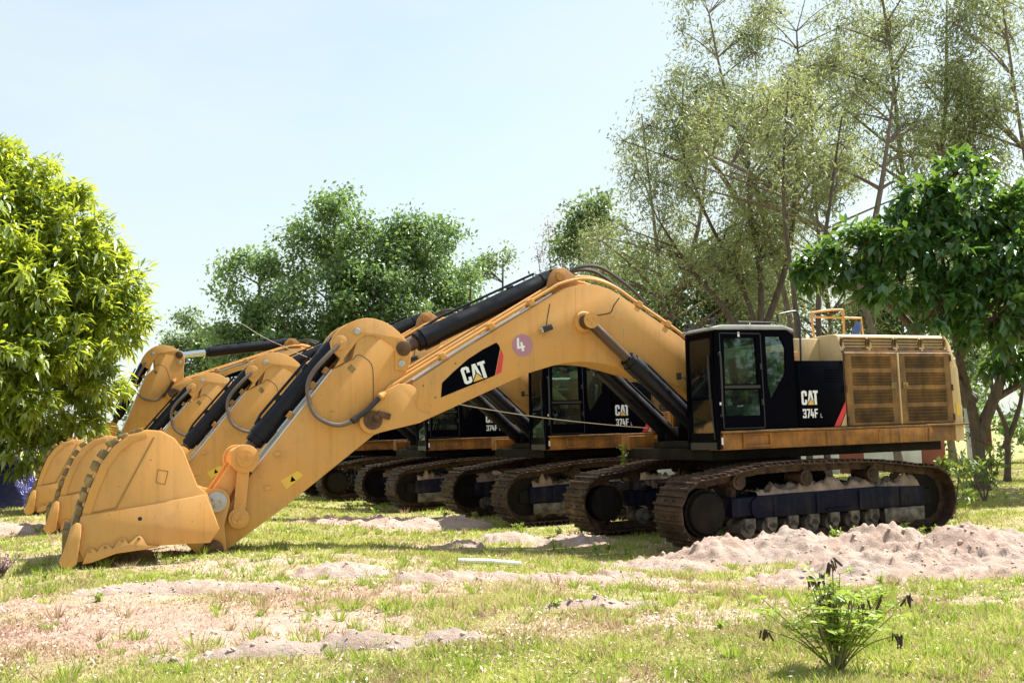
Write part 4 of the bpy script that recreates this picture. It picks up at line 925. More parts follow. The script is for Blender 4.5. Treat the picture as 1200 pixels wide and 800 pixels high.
def grass_tufts(N):
    d = 5.3 * (30 / 5.3) ** rng.random(N); x = (rng.random(N) * 2 - 1) * (d * .72 + 1.4)
    kp = rng.random(N) < np.clip(1.1 - .9 * sandiness(x, d), 0, 1) * np.clip((fbm(x*.8, d*.8, 57) - .30) * 3, .1, 1) * (1 - .75 * dryness(x, d)); x, d = x[kp], d[kp]
    k = rng.integers(10, 30, len(x)); ci = np.repeat(np.arange(len(x)), k); n = len(ci); R0 = (.02 + .05 * rng.random(len(x)))[ci]
    a = rng.random(n) * 6.283; q = np.sqrt(rng.random(n)) * R0; bx_, by_ = x[ci] + np.cos(a)*q, d[ci] + np.sin(a)*q; bz_ = gz(bx_, by_)
    h = (.05 + .09 * rng.random(len(x)))[ci] * (.5 + .7 * rng.random(n)); w = .0035 + .00042 * d[ci]; lean = h * (.2 + .9 * rng.random(n)); b = rng.random(n) * 6.283
    P0 = np.stack([bx_ - np.cos(b)*w, by_ - np.sin(b)*w, bz_ - .01], -1); P1 = np.stack([bx_ + np.cos(b)*w, by_ + np.sin(b)*w, bz_ - .01], -1); P2 = np.stack([bx_ + np.cos(a)*lean, by_ + np.sin(a)*lean, bz_ + h], -1)
    tr_ = rng.random(len(x)); dr_ = (rng.random(len(x)) < .3) * rng.uniform(.5, 1, len(x))
    return np.stack([P0, P1, P2], 1).reshape(-1, 3), np.repeat(np.clip(.12 + .55 * tr_[ci] * rng.random(n), 0, 1), 3), np.repeat(dr_[ci], 3)
V, F, rn, dd = grass_field(900000)
V2, rn2, dd2 = grass_tufts(6400)
V = np.concatenate([V, V2]); rn = np.concatenate([rn, rn2]); dd = np.concatenate([dd, dd2]); F = np.arange(len(V)).reshape(-1, 3)
o = np_mesh('grass', V, F, M['grass'], attrs={'rnd': rn, 'dry': dd}); tag(o, 'short sunlit meadow grass, green with dry straw patches', 'grass', kind='stuff')

# ------------------------------------------------------------------ leaves and trees
# dry litter lying in the grass
t = NT('dry_litter'); M['litter'] = t.pbr(t.ramp(t.attr('rnd'), (0., (.10, .055, .04)), (.4, (.36, .20, .16)), (.75, (.55, .40, .34)), (1., (.72, .66, .58))), .9)
n = 30000; d = 5.4 * (24 / 5.4) ** rng.random(n); x = (rng.random(n) * 2 - 1) * (d * .58 + .4)
kp = rng.random(n) < .25 + .75 * np.clip((fbm(x*1.2, d*1.2, 71) - .4) * 4, 0, 1); x, d = x[kp], d[kp]; n = len(x)
a = rng.random(n) * 6.283; L_ = (.008 + .016 * rng.random(n)) * (.7 + .04*d); z = gz(x, d) + .012 + .02 * rng.random(n)
ca, sa_ = np.cos(a) * L_, np.sin(a) * L_; tl = rng.normal(0, .5, n) * L_
Q = np.stack([np.stack([x - ca, d - sa_, z - tl], -1), np.stack([x + sa_*.4, d - ca*.4, z], -1), np.stack([x + ca, d + sa_, z + tl], -1), np.stack([x - sa_*.4, d + ca*.4, z + .004], -1)], 1).reshape(-1, 3)
o = np_mesh('dry_litter', Q, np.arange(4*n).reshape(n, 4), M['litter'], attrs={'rnd': np.repeat(rng.random(n), 4)}); tag(o, 'dry leaf litter and straw bits lying in the grass', 'leaf litter', kind='stuff')
def leaves(base, axis, nrm, L, W, fold=.18, droop=.12):
    """folded leaf blades: arrays (n,3),(n,3),(n,3),(n,),(n,)"""
    axis = axis / np.linalg.norm(axis, axis=1, keepdims=True); side = np.cross(axis, nrm); side /= np.linalg.norm(side, axis=1, keepdims=True) + 1e-9; up = np.cross(side, axis)
    L = L[:, None]; W = W[:, None]
    mid = base + axis * L * .48; tip = base + axis * L - up * L * droop
    l_ = mid - side * W * .5 + up * W * fold; r_ = mid + side * W * .5 + up * W * fold
    V = np.stack([base, l_, tip, r_, mid], 1); n = len(base); b = np.arange(n)[:, None] * 5
    F = np.concatenate([b + np.array([0, 1, 2, 4]), b + np.array([0, 4, 2, 3])], 0)
    return V.reshape(-1, 3), F
def rand_dirs(n):
    v = rng.normal(size=(n, 3)); return v / np.linalg.norm(v, axis=1, keepdims=True)
LEAFMESH = {}
def leaf_object(mat, parent, B, A, Nn, L, W):
    key = mat.name
    if key not in LEAFMESH:
        V, F = leaves(np.zeros((1, 3)), np.array([[0, 1., 0]]), np.array([[0, 0, 1.]]), np.ones(1), np.ones(1) * .26)
        o = np_mesh('leaf', V, F, mat, attrs={'rnd': np.full(5, .75)}); LEAFMESH[key] = o.data; bpy.data.objects.remove(o)
    o = bpy.data.objects.new('leaf', LEAFMESH[key]); col.objects.link(o); o.parent = parent
    A = Vector(A).normalized(); S = A.cross(Vector(Nn)).normalized(); U = S.cross(A); k = W / (.26 * L)
    o.matrix_local = Matrix(((S.x*L*k, A.x*L, U.x*L, B[0]), (S.y*L*k, A.y*L, U.y*L, B[1]), (S.z*L*k, A.z*L, U.z*L, B[2]), (0, 0, 0, 1)))
    return o

def tree(name, label, cat, base, trunk, lobes, leafmat, bark, mode='rosette', clumps=9, per=16, L=.24, W=.06, tr=.22, clump_r=.35, group=None, droop=.5, own=0, limb=.07, shell=.6, squash=.8, own_dir=None):
    bx, by = base; bz = float(gz(bx, by)) - .08
    root = empty(name, (bx, by, bz)); tag(root, label, cat, group)
    off_ = np.array([bx, by, bz])
    wood = MB(); stems = trunk if isinstance(trunk[0], list) else [trunk]
    paths = []
    for st in stems:
        pth = smooth_path([Vector((p[0]-bx, p[1]-by, p[2]-bz)) for p in st], 5); k = len(pth)
        rr = [tr * (1 - .80 * i / (k-1)) * (1.25 if i == 0 else 1) for i in range(k)]
        wood.tube(pth, rr, 8); paths.append((pth, rr))
    C = []; LR = []
    for (x, y, z, r_) in lobes:
        c = np.array([x, y, z]) - off_
        cands = []
        for pth, rr in paths:
            for i, p in enumerate(pth):
                if i < len(pth) * .25: continue
                if p.z > c[2] - .35 * math.hypot(p.x - c[0], p.y - c[1]): continue
                dd_ = (p - Vector(c)); cands.append((dd_.length + abs(dd_.z) * .25, i, pth, rr))
        if cands:
            _, i, pth, rr = min(cands, key=lambda q: q[0]); s = pth[i]; r0 = min(rr[i] * .8, limb * 1.6)
            md = (s + Vector(c)) / 2 + Vector((rng.normal(0, .1), rng.normal(0, .1), .12 * r_)) * r_ * .6
            wood.tube(smooth_path([s, md, Vector(c)], 4), [r0 * (1 - .7 * j / 8) for j in range(9)], 6)
        n = max(3, int(clumps * r_ * r_ * (1 if mode != 'wispy' else 1)))
        d = rand_dirs(n); rad = r_ * (shell + (1 - shell) * rng.random(n)) * (.80 + .42 * rng.random(n))
        P = c + d * rad[:, None] * np.array([1, 1, squash])
        for p in P[:: max(1, n // 9)]:
            wood.tube([Vector(c), Vector((c + p) / 2) + Vector(rng.normal(0, .08, 3)) * r_ * .4, Vector(p)], [limb * .35, limb * .22, limb * .10], 4)
        C.append(P); LR.append(np.stack([c] * n))
    C = np.concatenate(C); LR = np.concatenate(LR)
    nC = len(C); k = np.maximum(4, (per * (.6 + .8 * rng.random(nC)))).astype(int); ci = np.repeat(np.arange(nC), k); n = len(ci)
    outd = (C - LR); outd /= np.linalg.norm(outd, axis=1, keepdims=True) + 1e-9
    jit = rng.normal(size=(n, 3))
    if mode == 'rosette':
        B = C[ci] + jit * clump_r * .28; A = rand_dirs(n) + outd[ci] * .7 + np.array([0, 0, -droop]); Nn = rand_dirs(n) * .5 + np.array([0, 0, 1.])
    elif mode == 'wispy':
        B = C[ci] + jit * clump_r * np.array([.55, .55, .75]); A = rand_dirs(n) * .55 + np.array([0, 0, -droop]); Nn = rand_dirs(n)
    else:
        B = C[ci] + jit * clump_r * .55; A = rand_dirs(n) + np.array([0, 0, -droop]); Nn = rand_dirs(n) * .8 + np.array([0, 0, .8])
    LL = L * (.5 + .75 * rng.random(n)); WW = W * (.7 + .6 * rng.random(n))
    crand = rng.random(nC); rnd = np.clip(.6 * crand[ci] + .4 * rng.random(n), 0, 1)
    wood.build('trunk', bark, root)
    sel = np.zeros(n, bool)
    if own:
        camd = np.linalg.norm(B + off_ - np.array([0, 0, CAMZ]), axis=1); inside = np.abs((B + off_)[:, 0] / (B + off_)[:, 1]) < .53
        sel[np.argsort(camd + 99 * ~inside + rng.random(n) * 1.2)[:own]] = True
        for i in np.nonzero(sel)[0]: leaf_object(leafmat, root, B[i], A[i], Nn[i], LL[i], WW[i])
    q = ~sel
    V, F = leaves(B[q], A[q], Nn[q], LL[q], WW[q])
    cr = np_mesh('crown', V, F, leafmat, root, attrs={'rnd': np.repeat(rnd[q], 5)}); cr['kind'] = 'stuff'
    return root

# mango tree at the left
mx_, my_ = -13.9, 26.2
lb = [(-13.4, 25.6, 9.0, 1.5), (-14.9, 26, 9.6, 1.6), (-12.3, 25.4, 8.3, 1.3), (-11.6, 25.2, 7.4, 1.25), (-13.0, 24.6, 7.4, 1.5), (-14.6, 24.4, 7.8, 1.5), (-10.9, 25.6, 6.3, 1.2), (-12.1, 24.2, 5.9, 1.5), (-13.9, 23.7, 6.0, 1.6), (-15.4, 24.4, 6.2, 1.5),
      (-10.7, 25.6, 5.2, 1.05), (-11.4, 24.6, 4.4, 1.15), (-12.8, 23.6, 4.4, 1.4), (-14.3, 23.4, 4.4, 1.4), (-15.6, 24, 4.2, 1.3), (-11.0, 25.4, 3.6, .8), (-12.1, 24.2, 3.1, .95), (-13.4, 23.8, 3.0, 1.0), (-14.7, 23.8, 3.0, 1.0), (-16.2, 25.5, 8.0, 1.8), (-16.5, 25, 5.5, 1.8), (-13.5, 27, 7, 2), (-12.2, 27, 5.4, 1.5), (-11.4, 25.3, 2.5, .75), (-12.4, 24.6, 2.0, .8), (-13.6, 24.2, 1.9, .8), (-14.9, 24.4, 2.2, .9), (-15.8, 24.6, 2.8, 1.0)]
tree('mango_tree', 'dense bright green mango tree overhanging the excavator buckets', 'tree', (mx_ - .9, my_), [(mx_ - .9, my_, 0), (mx_ - .7, my_, 1.6), (mx_ - .3, my_ - .2, 3.6), (mx_, my_ - .4, 6.5), (mx_ - .2, my_ - .3, 8.6)], lb, M['mango'], M['bark'], 'rosette', 50, 24, .38, .09, .26, .3, own=280, droop=.55, limb=.09, shell=.45)

# acacias behind
def acacia(lbl, x, y, top, w, n, seed, mat='acacia', per=22, grp='tall leafy trees behind the excavators', L=.34, W=.17, low=.28, nm='acacia_tree', cl=13):
    R = np.random.default_rng(seed); lobes = []
    for i in range(n):
        f = R.uniform(low, 1); prof = math.sin(math.pi * min(1, (1.08 - f) * .95 + .12)) ** .6
        a = R.uniform(0, 6.283); rr = w * prof * R.uniform(.25, .95)
        lobes.append((x + rr * math.cos(a), y + rr * math.sin(a) * .8, top * f - .7, R.uniform(.85, 1.5) * w / 3.2))
    tree(nm, lbl, 'tree', (x, y), [(x, y, 0), (x + .1, y, top * .3), (x - .1, y, top * .6), (x + .1, y, top * .93)], lobes, M[mat], M['bark'], 'cloud', cl, per, L, W, .26, .62, grp, .35, shell=.35, limb=.1)
acacia('tall dark acacia with the highest round crown behind the bucket cylinders', -11.4, 62, 17.8, 3.9, 34, 1)
acacia('dark acacia at the open end of the far tree row', -16.3, 62, 14.8, 3.2, 28, 2)
acacia('broad acacia crown right behind the raised sticks', -5.6, 63, 16.4, 4.0, 34, 3)
acacia('lower acacia filling the gap beneath the broad crown', -8.6, 60, 13.2, 3.2, 22, 9)
acacia('lower dark acacia with foliage down to the machines', -14.0, 60, 12.0, 3.2, 22, 10)
acacia('lower acacia whose crown touches the stick cylinder', -2.6, 61, 12.8, 3.0, 20, 14)
acacia('slim pale tree between the acacias and the purple tree', -.6, 76, 17.0, 2.2, 14, 4, 'fargreen', grp=None)
acacia('hazy far tree half hidden behind the mango crown', -30.0, 92, 14.6, 4.4, 22, 5, 'fargreen', 20, 'hazy far trees', .45, .22)
acacia('hazy far tree next to the dark acacia at the row end', -24.0, 94, 13.4, 4.2, 22, 6, 'fargreen', 20, 'hazy far trees', .45, .22)
acacia('round tree top behind the boom bend', 5.2, 60, 16.4, 3.0, 28, 7, 'fargreen', 24, None)
acacia('low spreading tree close behind the boom bend', 7.6, 55, 12.2, 4.2, 34, 8, 'fargreen', 22, None)
acacia('small round tree under the eucalyptus stems', 11.4, 52, 12.0, 4.4, 36, 11, 'fargreen', 22, None)
acacia('bushy tree beside the red tiled house', 3.2, 58, 11.6, 3.2, 24, 12, 'fargreen', 22, None)
acacia('bushy tree behind the white gate post', 21.5, 50, 10.5, 4.2, 22, 13, 'fargreen', 22, None)
tree('purple_tree', 'thin leafless-looking tree with sparse purple tint', 'tree', (3.2, 72), [[(3.2, 72, 0), (3.2, 72, 8), (3.0, 72, 18)], [(3.2, 72, 6), (3.9, 72, 12), (4.1, 72, 17)], [(3.2, 72, 5), (2.6, 72, 11), (2.1, 72, 16)]],
     [(3.0, 72, 17.4, .7), (3.6, 72, 16.4, .8), (2.5, 72, 15.6, .8), (3.2, 72, 14.4, 1.0), (4.0, 72, 15, .7), (2.6, 72, 13.4, .8), (3.7, 72, 12.6, .8)], M['purpleleaf'], M['palebark'], 'cloud', 16, 12, .22, .08, .09, .5)

# wispy eucalyptus-like trees at the right
def wispy(lbl, stems, lobes, per=30, cl=9, base=None, tr=.17, seed=0):
    tree('eucalyptus_tree', lbl, 'tree', base or (stems[0][0][0], stems[0][0][1]), stems, lobes, M['wispy'], M['palebark'] if seed else M['bark'], 'wispy', cl, per, .27, .06, tr, .46, 'tall feathery trees behind the numbered excavator', .38, shell=.25, limb=.055, squash=1.0)
def cloud_lobes(seed, n, x0, x1, z0, z1, y, ydev=1.6, r=(.9, 1.5), shape=None):
    R = np.random.default_rng(seed); out = []
    while len(out) < n:
        x, z = R.uniform(x0, x1), R.uniform(z0, z1)
        u, v = (x - (x0+x1)/2) / ((x1-x0)/2), (z - (z0+z1)/2) / ((z1-z0)/2)
        if u*u + v*v > 1 and not shape: continue
        out.append((x, y + R.normal(0, ydev * .5), z, R.uniform(*r)))
    return out
wispy('feathery tree with forked dark stems rising behind the cab', [[(10.2, 40, 0), (10.2, 40, 5), (9.8, 40, 7.5), (8.3, 40, 11), (7.4, 40, 14)], [(10.2, 40, 4.6), (10.5, 40, 8), (10.2, 40, 12), (10.6, 40, 16)], [(10.2, 40, 5.2), (11.6, 40, 8.6), (12.2, 40, 12), (12.4, 40, 15)], [(10.2, 40, 4), (9.2, 40, 6.4), (7.6, 40, 8.6), (6.4, 40, 10.6)]],
      cloud_lobes(1, 40, 5.0, 13.4, 8.0, 17.0, 40) + [(5.4, 40, 12.6, .9), (5.0, 40, 14.2, .8), (4.9, 40, 10.4, .8)], seed=0)
wispy('tall feathery tree whose crown reaches highest over the boom', [[(12.8, 43, 0), (12.6, 43, 6), (11.4, 43, 12), (10.2, 43, 17), (9.6, 43, 21)], [(12.0, 43, 9), (13.4, 43, 14), (13.6, 43, 20)], [(11.8, 43, 10), (9.4, 43, 14), (7.6, 43, 17.5)]],
      cloud_lobes(2, 42, 7.0, 16.8, 12.0, 24.0, 43) + [(7.6, 43, 17.0, 1.0), (8.3, 43, 20.2, 1.1), (9.4, 43, 22.4, 1.2)], seed=1)
wispy('leaning feathery tree with a long diagonal stem', [[(14.6, 37, 0), (14.0, 37, 5), (12.6, 37, 9.0), (10.2, 37, 11.4), (7.0, 37, 13.0)], [(13.4, 37, 6.6), (14.6, 37, 11), (15.4, 37, 15)]],
      cloud_lobes(3, 26, 6.6, 14, 10.2, 15.4, 37, 1.2, (.7, 1.2)) + cloud_lobes(13, 8, 13.4, 17, 11, 17, 37), seed=1)
wispy('slender feathery tree with a straight dark stem beside the cab', [[(10.3, 34, 0), (10.1, 34, 6), (9.9, 34, 10), (10.3, 34, 14)], [(10.9, 34, 0), (10.9, 34, 6), (11.6, 34, 10), (12.2, 34, 13)]],
      cloud_lobes(4, 12, 8.6, 12.8, 9.2, 14.2, 34, 1.2, (.7, 1.1)), tr=.13)
wispy('feathery tree over the dark broad-leaved tree', [[(18.0, 40, 0), (17.6, 40, 6), (16.8, 40, 12), (16.6, 40, 18), (16.2, 40, 22)], [(17.2, 40, 9), (18.6, 40, 14), (19.2, 40, 20)]],
      cloud_lobes(5, 44, 13.6, 21.5, 11.0, 22.5, 40), seed=1)
wispy('feathery tree at the end of the tall grove', [[(22.5, 39, 0), (22.0, 39, 7), (21.4, 39, 13), (21.0, 39, 20)], [(22.0, 39, 6), (23.4, 39, 12), (23.6, 39, 18)]],
      cloud_lobes(6, 38, 18.2, 24.5, 8.5, 21.5, 39), seed=1)
wispy('feathery tree deep in the grove behind the forked stems', [[(8.0, 48, 0), (7.8, 48, 6), (7.4, 48, 12), (7.0, 48, 18)], [(7.8, 48, 7), (9.6, 48, 12), (10.4, 48, 17)]],
      cloud_lobes(7, 46, 4.0, 14.0, 4.0, 17.5, 48, 2.4, (1.0, 1.6)), seed=1)
wispy('feathery tree deep in the grove behind the engine hood', [[(16.0, 48, 0), (16.0, 48, 6), (15.6, 48, 13), (15.8, 48, 20)]],
      cloud_lobes(8, 46, 11.0, 23.0, 4.0, 20.5, 48, 2.4, (1.0, 1.7)), seed=1)

# broad-leaved dark tree right of the counterweight
lb = [(8.4, 25.4, 6.2, .75), (9.3, 25.2, 6.5, .95), (10.2, 25.0, 6.6, 1.0), (9.9, 24.8, 5.4, .8), (11.0, 25.2, 7.6, 1.0), (12.2, 25.8, 8.6, .95), (12.0, 25.0, 7.4, 1.1), (13.2, 25.2, 7.2, 1.1), (11.2, 24.6, 6.2, 1.0), (12.4, 24.4, 5.8, 1.2), (13.6, 24.6, 5.8, 1.2), (14.6, 25.4, 6.8, 1.3), (11.0, 24.6, 4.9, .9), (12.2, 24.2, 4.5, 1.0), (13.4, 24.2, 4.6, 1.1), (14.6, 24.6, 4.8, 1.1), (13.8, 26.6, 3.4, .8), (15.2, 26, 5.6, 1.3), (15.4, 26, 3.6, .9), (8.1, 25.6, 5.9, .5)]
tree('broadleaf_tree', 'dark glossy broad-leaved tree right behind the counterweight', 'tree', (12.8, 26.8), [[(12.8, 26.8, 0), (12.6, 26.6, 2), (12.0, 26, 4), (11.6, 25.6, 6.6)], [(12.7, 26.7, 1.4), (13.4, 26.2, 3.4), (13.8, 25.6, 6)], [(12.5, 26.5, 2.4), (10.8, 25.8, 4.4), (9.4, 25.4, 5.8)]],
     lb, M['broad'], M['bark'], 'rosette', 42, 15, .38, .155, .2, .3, own=280, droop=.7, limb=.075, shell=.45)

# the grove goes on to the right of the view (the cab windows mirror it)
for i, (x, y, h) in enumerate(((21, 6.5, 9.5), (26, 10.5, 11), (27, 2.5, 10), (20.5, 13.0, 8.5))):
    acacia(('leafy acacia standing off by itself in the meadow', 'tall leafy acacia of the side grove', 'round leafy acacia beside the meadow edge', 'low leafy acacia close to the counterweight side')[i], x, y, h, 3.2, 18, 80 + i, 'acacia', 12, 'side grove trees', cl=7, nm='acacia_tree', L=.4, W=.2)
# small trees and shrubs at the right edge
for lbl, x, y, h, w, s in (('slim tree with a bare dark trunk by the white gate post', 15.1, 30, 6.2, 1.5, 31), ('slim leaning tree near the orange box', 17.4, 32, 6.8, 1.6, 32), ('crooked slim tree behind the counterweight shade', 16.6, 28, 5.4, 1.3, 33)):
    R = np.random.default_rng(s)
    tree('slim_tree', lbl, 'tree', (x, y), [[(x, y, 0), (x + .1, y, 1.6), (x - .25, y, 3), (x + .1, y, h)], [(x, y, 1.0), (x + .6, y, 2.4), (x + .9, y, 4)]], [(x + R.normal(0, w*.6), y + R.normal(0, .5), h * R.uniform(.62, 1.0), R.uniform(.5, .9)) for _ in range(9)], M['shrub'], M['bark'], 'cloud', 26, 16, .24, .10, .11, .4, 'slim trees beyond the counterweight')
def shrub(lbl, x, y, r_, h, mat='shrub', per=12, L=.16, W=.06, seed=0, grp=None, n=7):
    R = np.random.default_rng(seed); z0 = float(gz(x, y))
    tree('shrub', lbl, 'shrub', (x, y), [[(x, y, z0 - .05), (x, y, z0 + h * .5)], [(x, y, z0 - .05), (x + r_*.4, y, z0 + h * .6)], [(x, y, z0 - .05), (x - r_*.4, y + .1, z0 + h * .6)]], [(x + R.uniform(-1, 1) * r_ * .7, y + R.uniform(-1, 1) * r_ * .5, z0 + h * R.uniform(.2, .85), r_ * R.uniform(.32, .5)) for _ in range(n)], M[mat], M['bark'], 'cloud', max(10, 9 / (r_ * .4)**2 * .25), per, L, W, .03, r_ * .16, grp, .2, shell=.2, limb=.02)
shrub('leafy green shrub growing against the rear crawler end', 9.0, 20.2, .5, 1.5, seed=41, n=9)
shrub('low weedy shrub on the shaded grass by the gate post', 11.2, 23.4, .55, 1.1, seed=42, n=8)
shrub('bright shrub below the slim trees', 15.0, 27.0, .9, 1.5, seed=43, n=8)
shrub('broad shrub under the broad-leaved tree', 13.4, 28.5, 1.1, 1.7, seed=44, n=9)
k = 50
for x in np.arange(-27, 24, 2.6):
    k += 1
    y = 41.5 + (k % 3) * .9
    shrub('dark green shrub in the hedge line behind the white wall', float(x), y, 1.7, 3.4 + (k % 4) * .5, 'acacia', 12, .34, .15, seed=k, grp='shrubs in the hedge line', n=10)

# ------------------------------------------------------------------ white wall with red bands, gate post, box, house
t = NT('wall_render'); M['wallwhite'] = t.pbr(t.mix(t.ramp(t.noise(1.4, 6, vscale=(1, 1, .6)), (.4, 0.), (.75, 1.)), (.74, .73, .71), (.48, .45, .42)), .9)
t = NT('brick_red_paint'); M['brickred'] = t.pbr(t.mix(t.noise(3, 5), (.30, .09, .06), (.22, .07, .05)), .9)
wroot = empty('boundary_wall', (0, 38.4, 0)); tag(wroot, 'low white boundary wall with brick-red panels behind the crawlers', 'wall')
x = -9.0; i = 0
while x < 17.0:
    wdt = 2.3 if i % 2 == 0 else .95
    x1 = min(x + wdt, 17.0)
    w = MB(); w.box(x, x1 - .02, 0, .16 if i % 2 == 0 else .12, -.1, 1.35); w.build('wall_panel', M['wallwhite' if i % 2 == 0 else 'brickred'], wroot, .01)
    x = x1; i += 1
w = MB(); w.box(-9.05, 17.0, -.03, .19, 1.352, 1.42); w.build('coping', M['wallwhite'], wroot, .01)
po = MB(); po.box(-.17, .17, -.17, .17, 0, 2.95); po.add([(-.22, -.22, 2.95), (.22, -.22, 2.95), (.22, .22, 2.95), (-.22, .22, 2.95), (0, 0, 3.12)], [(0, 3, 2, 1), (0, 1, 4), (1, 2, 4), (2, 3, 4), (3, 0, 4)]); po.box(-.2, .2, -.2, .2, 0, .25)
o = po.build('gate_post', M['wallwhite'], None, .01); o.location = (17.05, 36.2, -.05); tag(o, 'white square gate post at the end of the boundary wall', 'post')
bxr = empty('letter_box', (17.42, 36.0, .0)); tag(bxr, 'rusty orange metal box on a stand beside the gate post', 'box')
b = MB(); b.box(-.19, .19, -.14, .14, .78, 2.0); b.build('body', M['rustyellow'], bxr, .015)
b = MB(); b.box(-.16, .16, -.155, -.141, .85, 1.93); b.build('door', M['rust'], bxr, .008)
b = MB()
for xx in (-.15, .15): b.box(xx - .02, xx + .02, -.02, .02, -.05, .78)
b.build('stand', M['rust'], bxr)
hr_ = empty('house', (13.2, 54, 0)); tag(hr_, 'small house with a faded red tiled roof behind the trees', 'house')
b = MB(); b.box(-4.6, 4.6, 0, 7, -.1, 4.6); b.prism([(0, 4.6), (7, 4.6), (3.5, 6.9)], 'x', -4.55, 4.55); b.build('wall', M['wallwhite'], hr_)
t = NT('roof_tile'); M['tile'] = t.pbr(t.mix(t.noise(2.5, 6), (.34, .14, .10), (.46, .26, .21)), .85)
for s in (0, 1):
    b = MB()
    for r0 in range(9):
        f0, f1 = r0 / 9, (r0 + 1.12) / 9
        y0, z0, y1, z1 = (-.5 + 4.0*f0, 4.35 + 2.65*f0, -.5 + 4.0*f1, 4.35 + 2.65*f1)
        if s: y0, y1 = 7 - y0, 7 - y1
        for q in range(36):
            xx = -5.0 + q * .278
            b.add([(xx, y0, z0 + .05), (xx + .139, y0, z0 + .11), (xx + .27, y0, z0 + .05), (xx, y1, z1), (xx + .139, y1, z1 + .06), (xx + .27, y1, z1)], [(0, 1, 4, 3), (1, 2, 5, 4), (0, 2, 1)])
    b.build('roof_slope', M['tile'], hr_)
for xx in (-2.8, 0, 2.8):
    b = MB(); b.box(xx - .6, xx + .6, -.04, .0, 1.4, 2.9); wnd = b.build('window', M['plastic'], hr_)
    b = MB()
    for q in (-.6, -.02, .56): b.box(xx + q, xx + q + .06, -.07, -.041, 1.4, 2.9)
    b.build('frame', M['cwhite'], wnd)

# ------------------------------------------------------------------ small things
# blue tarpaulin bundle
t = NT('blue_tarpaulin'); M['tarp'] = t.pbr(t.mix(t.noise(2, 4), (.012, .014, .11), (.025, .03, .20)), .22, 0, t.bump(t.noise(7, 5, .6), .9, .08), .6)
U, Vv = np.meshgrid(np.linspace(0, 2*np.pi, 60, endpoint=False), np.linspace(0, 1, 26), indexing='ij')
rr = (1 - Vv**2.6 * .72) * (1 + .16 * np.sin(U*2 + 1) + .2 * (fbm(np.cos(U)*2 + 5, np.sin(U)*2 + Vv*3, 61) - .5) + .10 * np.abs(np.sin(U*5 + Vv*4)) * (1 - Vv))
X = np.cos(U) * rr * .92; Y = np.sin(U) * rr * .7; Z = 1.42 * Vv**.8 * (1 - .22*np.cos(U - 2.6)*Vv) + .12 * (fbm(X*4, Y*4 + Vv, 62) - .5)
X[:, -1] *= .02; Y[:, -1] *= .02
V = np.stack([X, Y, Z], -1).reshape(-1, 3); idx = np.arange(60*26).reshape(60, 26); nx_ = np.roll(idx, -1, 0)
F = np.stack([idx[:, :-1], nx_[:, :-1], nx_[:, 1:], idx[:, 1:]], -1).reshape(-1, 4)
o = np_mesh('tarpaulin_bundle', V, F, M['tarp'], smooth=True); tx, ty = -14.25, 26.6; o.location = (tx, ty, float(gz(tx, ty)) - .06); tag(o, 'crumpled dark blue tarpaulin bundle under the mango tree', 'tarpaulin')

# white pole on the grass
pz = float(gz(-.3, 13.3)); p = MB(); p.tube([(-.82, 13.2, float(gz(-.82, 13.2)) + .045), (-.4, 13.26, float(gz(-.4, 13.26)) + .05), (.02, 13.32, float(gz(.02, 13.32)) + .045)], .032, 10)
o = p.build('pole', M['cwhite']); tag(o, 'short white pole lying in the grass', 'pole')

# rope strung between the machines
rp_ = [Vector(p) for p in ((-17.3, 60, 9.5), (-8.66, 31, 5.75), (-6.45, 27, 4.62), (-1.93, 20.9, 2.80), (.31, 20.0, 2.31), (2.62, 19.0, 1.98))]
rq = []
for a_, b_, sag in zip(rp_[:-1], rp_[1:], (0, .05, .1, .02, .02)):
    for j in range(8): rq.append(a_.lerp(b_, j / 8) - Vector((0, 0, 4 * sag * (j / 8) * (1 - j / 8))))
p = MB(); p.tube(rq + [rp_[-1]], .008, 6); t = NT('rope_fibre'); M['rope'] = t.pbr((.50, .42, .31), .9)
o = p.build('rope', M['rope']); tag(o, 'thin tan rope sagging from the tree row to the tool box', 'rope')

# weed on the crawler, small weeds and grass tufts
def weed(lbl, x, y, z, h, n, mat, L, W, spread, name='weed', grp=None, seed=0):
    R = np.random.default_rng(seed); root = empty(name, (x, y, z)); tag(root, lbl, 'weed', grp)
    s = MB(); B = []; A = []
    for i in range(n):
        a = R.uniform(0, 6.283); q = R.uniform(.1, 1) * spread; hh = h * R.uniform(.6, 1)
        pts = [Vector((0, 0, -.02)), Vector((math.cos(a)*q*.4, math.sin(a)*q*.4, hh*.5)), Vector((math.cos(a)*q, math.sin(a)*q, hh))]
        s.tube(pts, [.006, .005, .003], 5)
        for f in np.linspace(.25, 1, 9):
            p = pts[0].lerp(pts[1], f*2) if f < .5 else pts[1].lerp(pts[2], f*2 - 1)
            B.append(p); A.append(R.normal(0, 1, 3) + np.array([0, 0, .2]))
    s.build('stem', M['bark'] if mat != 'plantleaf' else M['weedstem'], root)
    B = np.array(B); A = np.array(A); nn = len(B)
    V, F = leaves(B, A, R.normal(0, .4, (nn, 3)) + np.array([0, 0, 1]), np.full(nn, L), np.full(nn, W))
    f = np_mesh('foliage', V, F, M[mat], root, attrs={'rnd': np.repeat(R.random(nn), 5)}); f['kind'] = 'stuff'
M['weedstem'] = NT('weed_stem').pbr((.20, .19, .07), .8)
q = SPOT[0] + FW * 1.9 - LF * 1.45
weed('small green weed sprouting on the far crawler', q[0], q[1], 1.20, .45, 5, 'plantleaf', .11, .05, .09, seed=3)
weed('pink dry weed at the meadow edge near the buckets', -6.3, 11.9, float(gz(-6.3, 11.9)), .30, 12, 'purpleleaf', .07, .04, .22, seed=4)
R = np.random.default_rng(70)
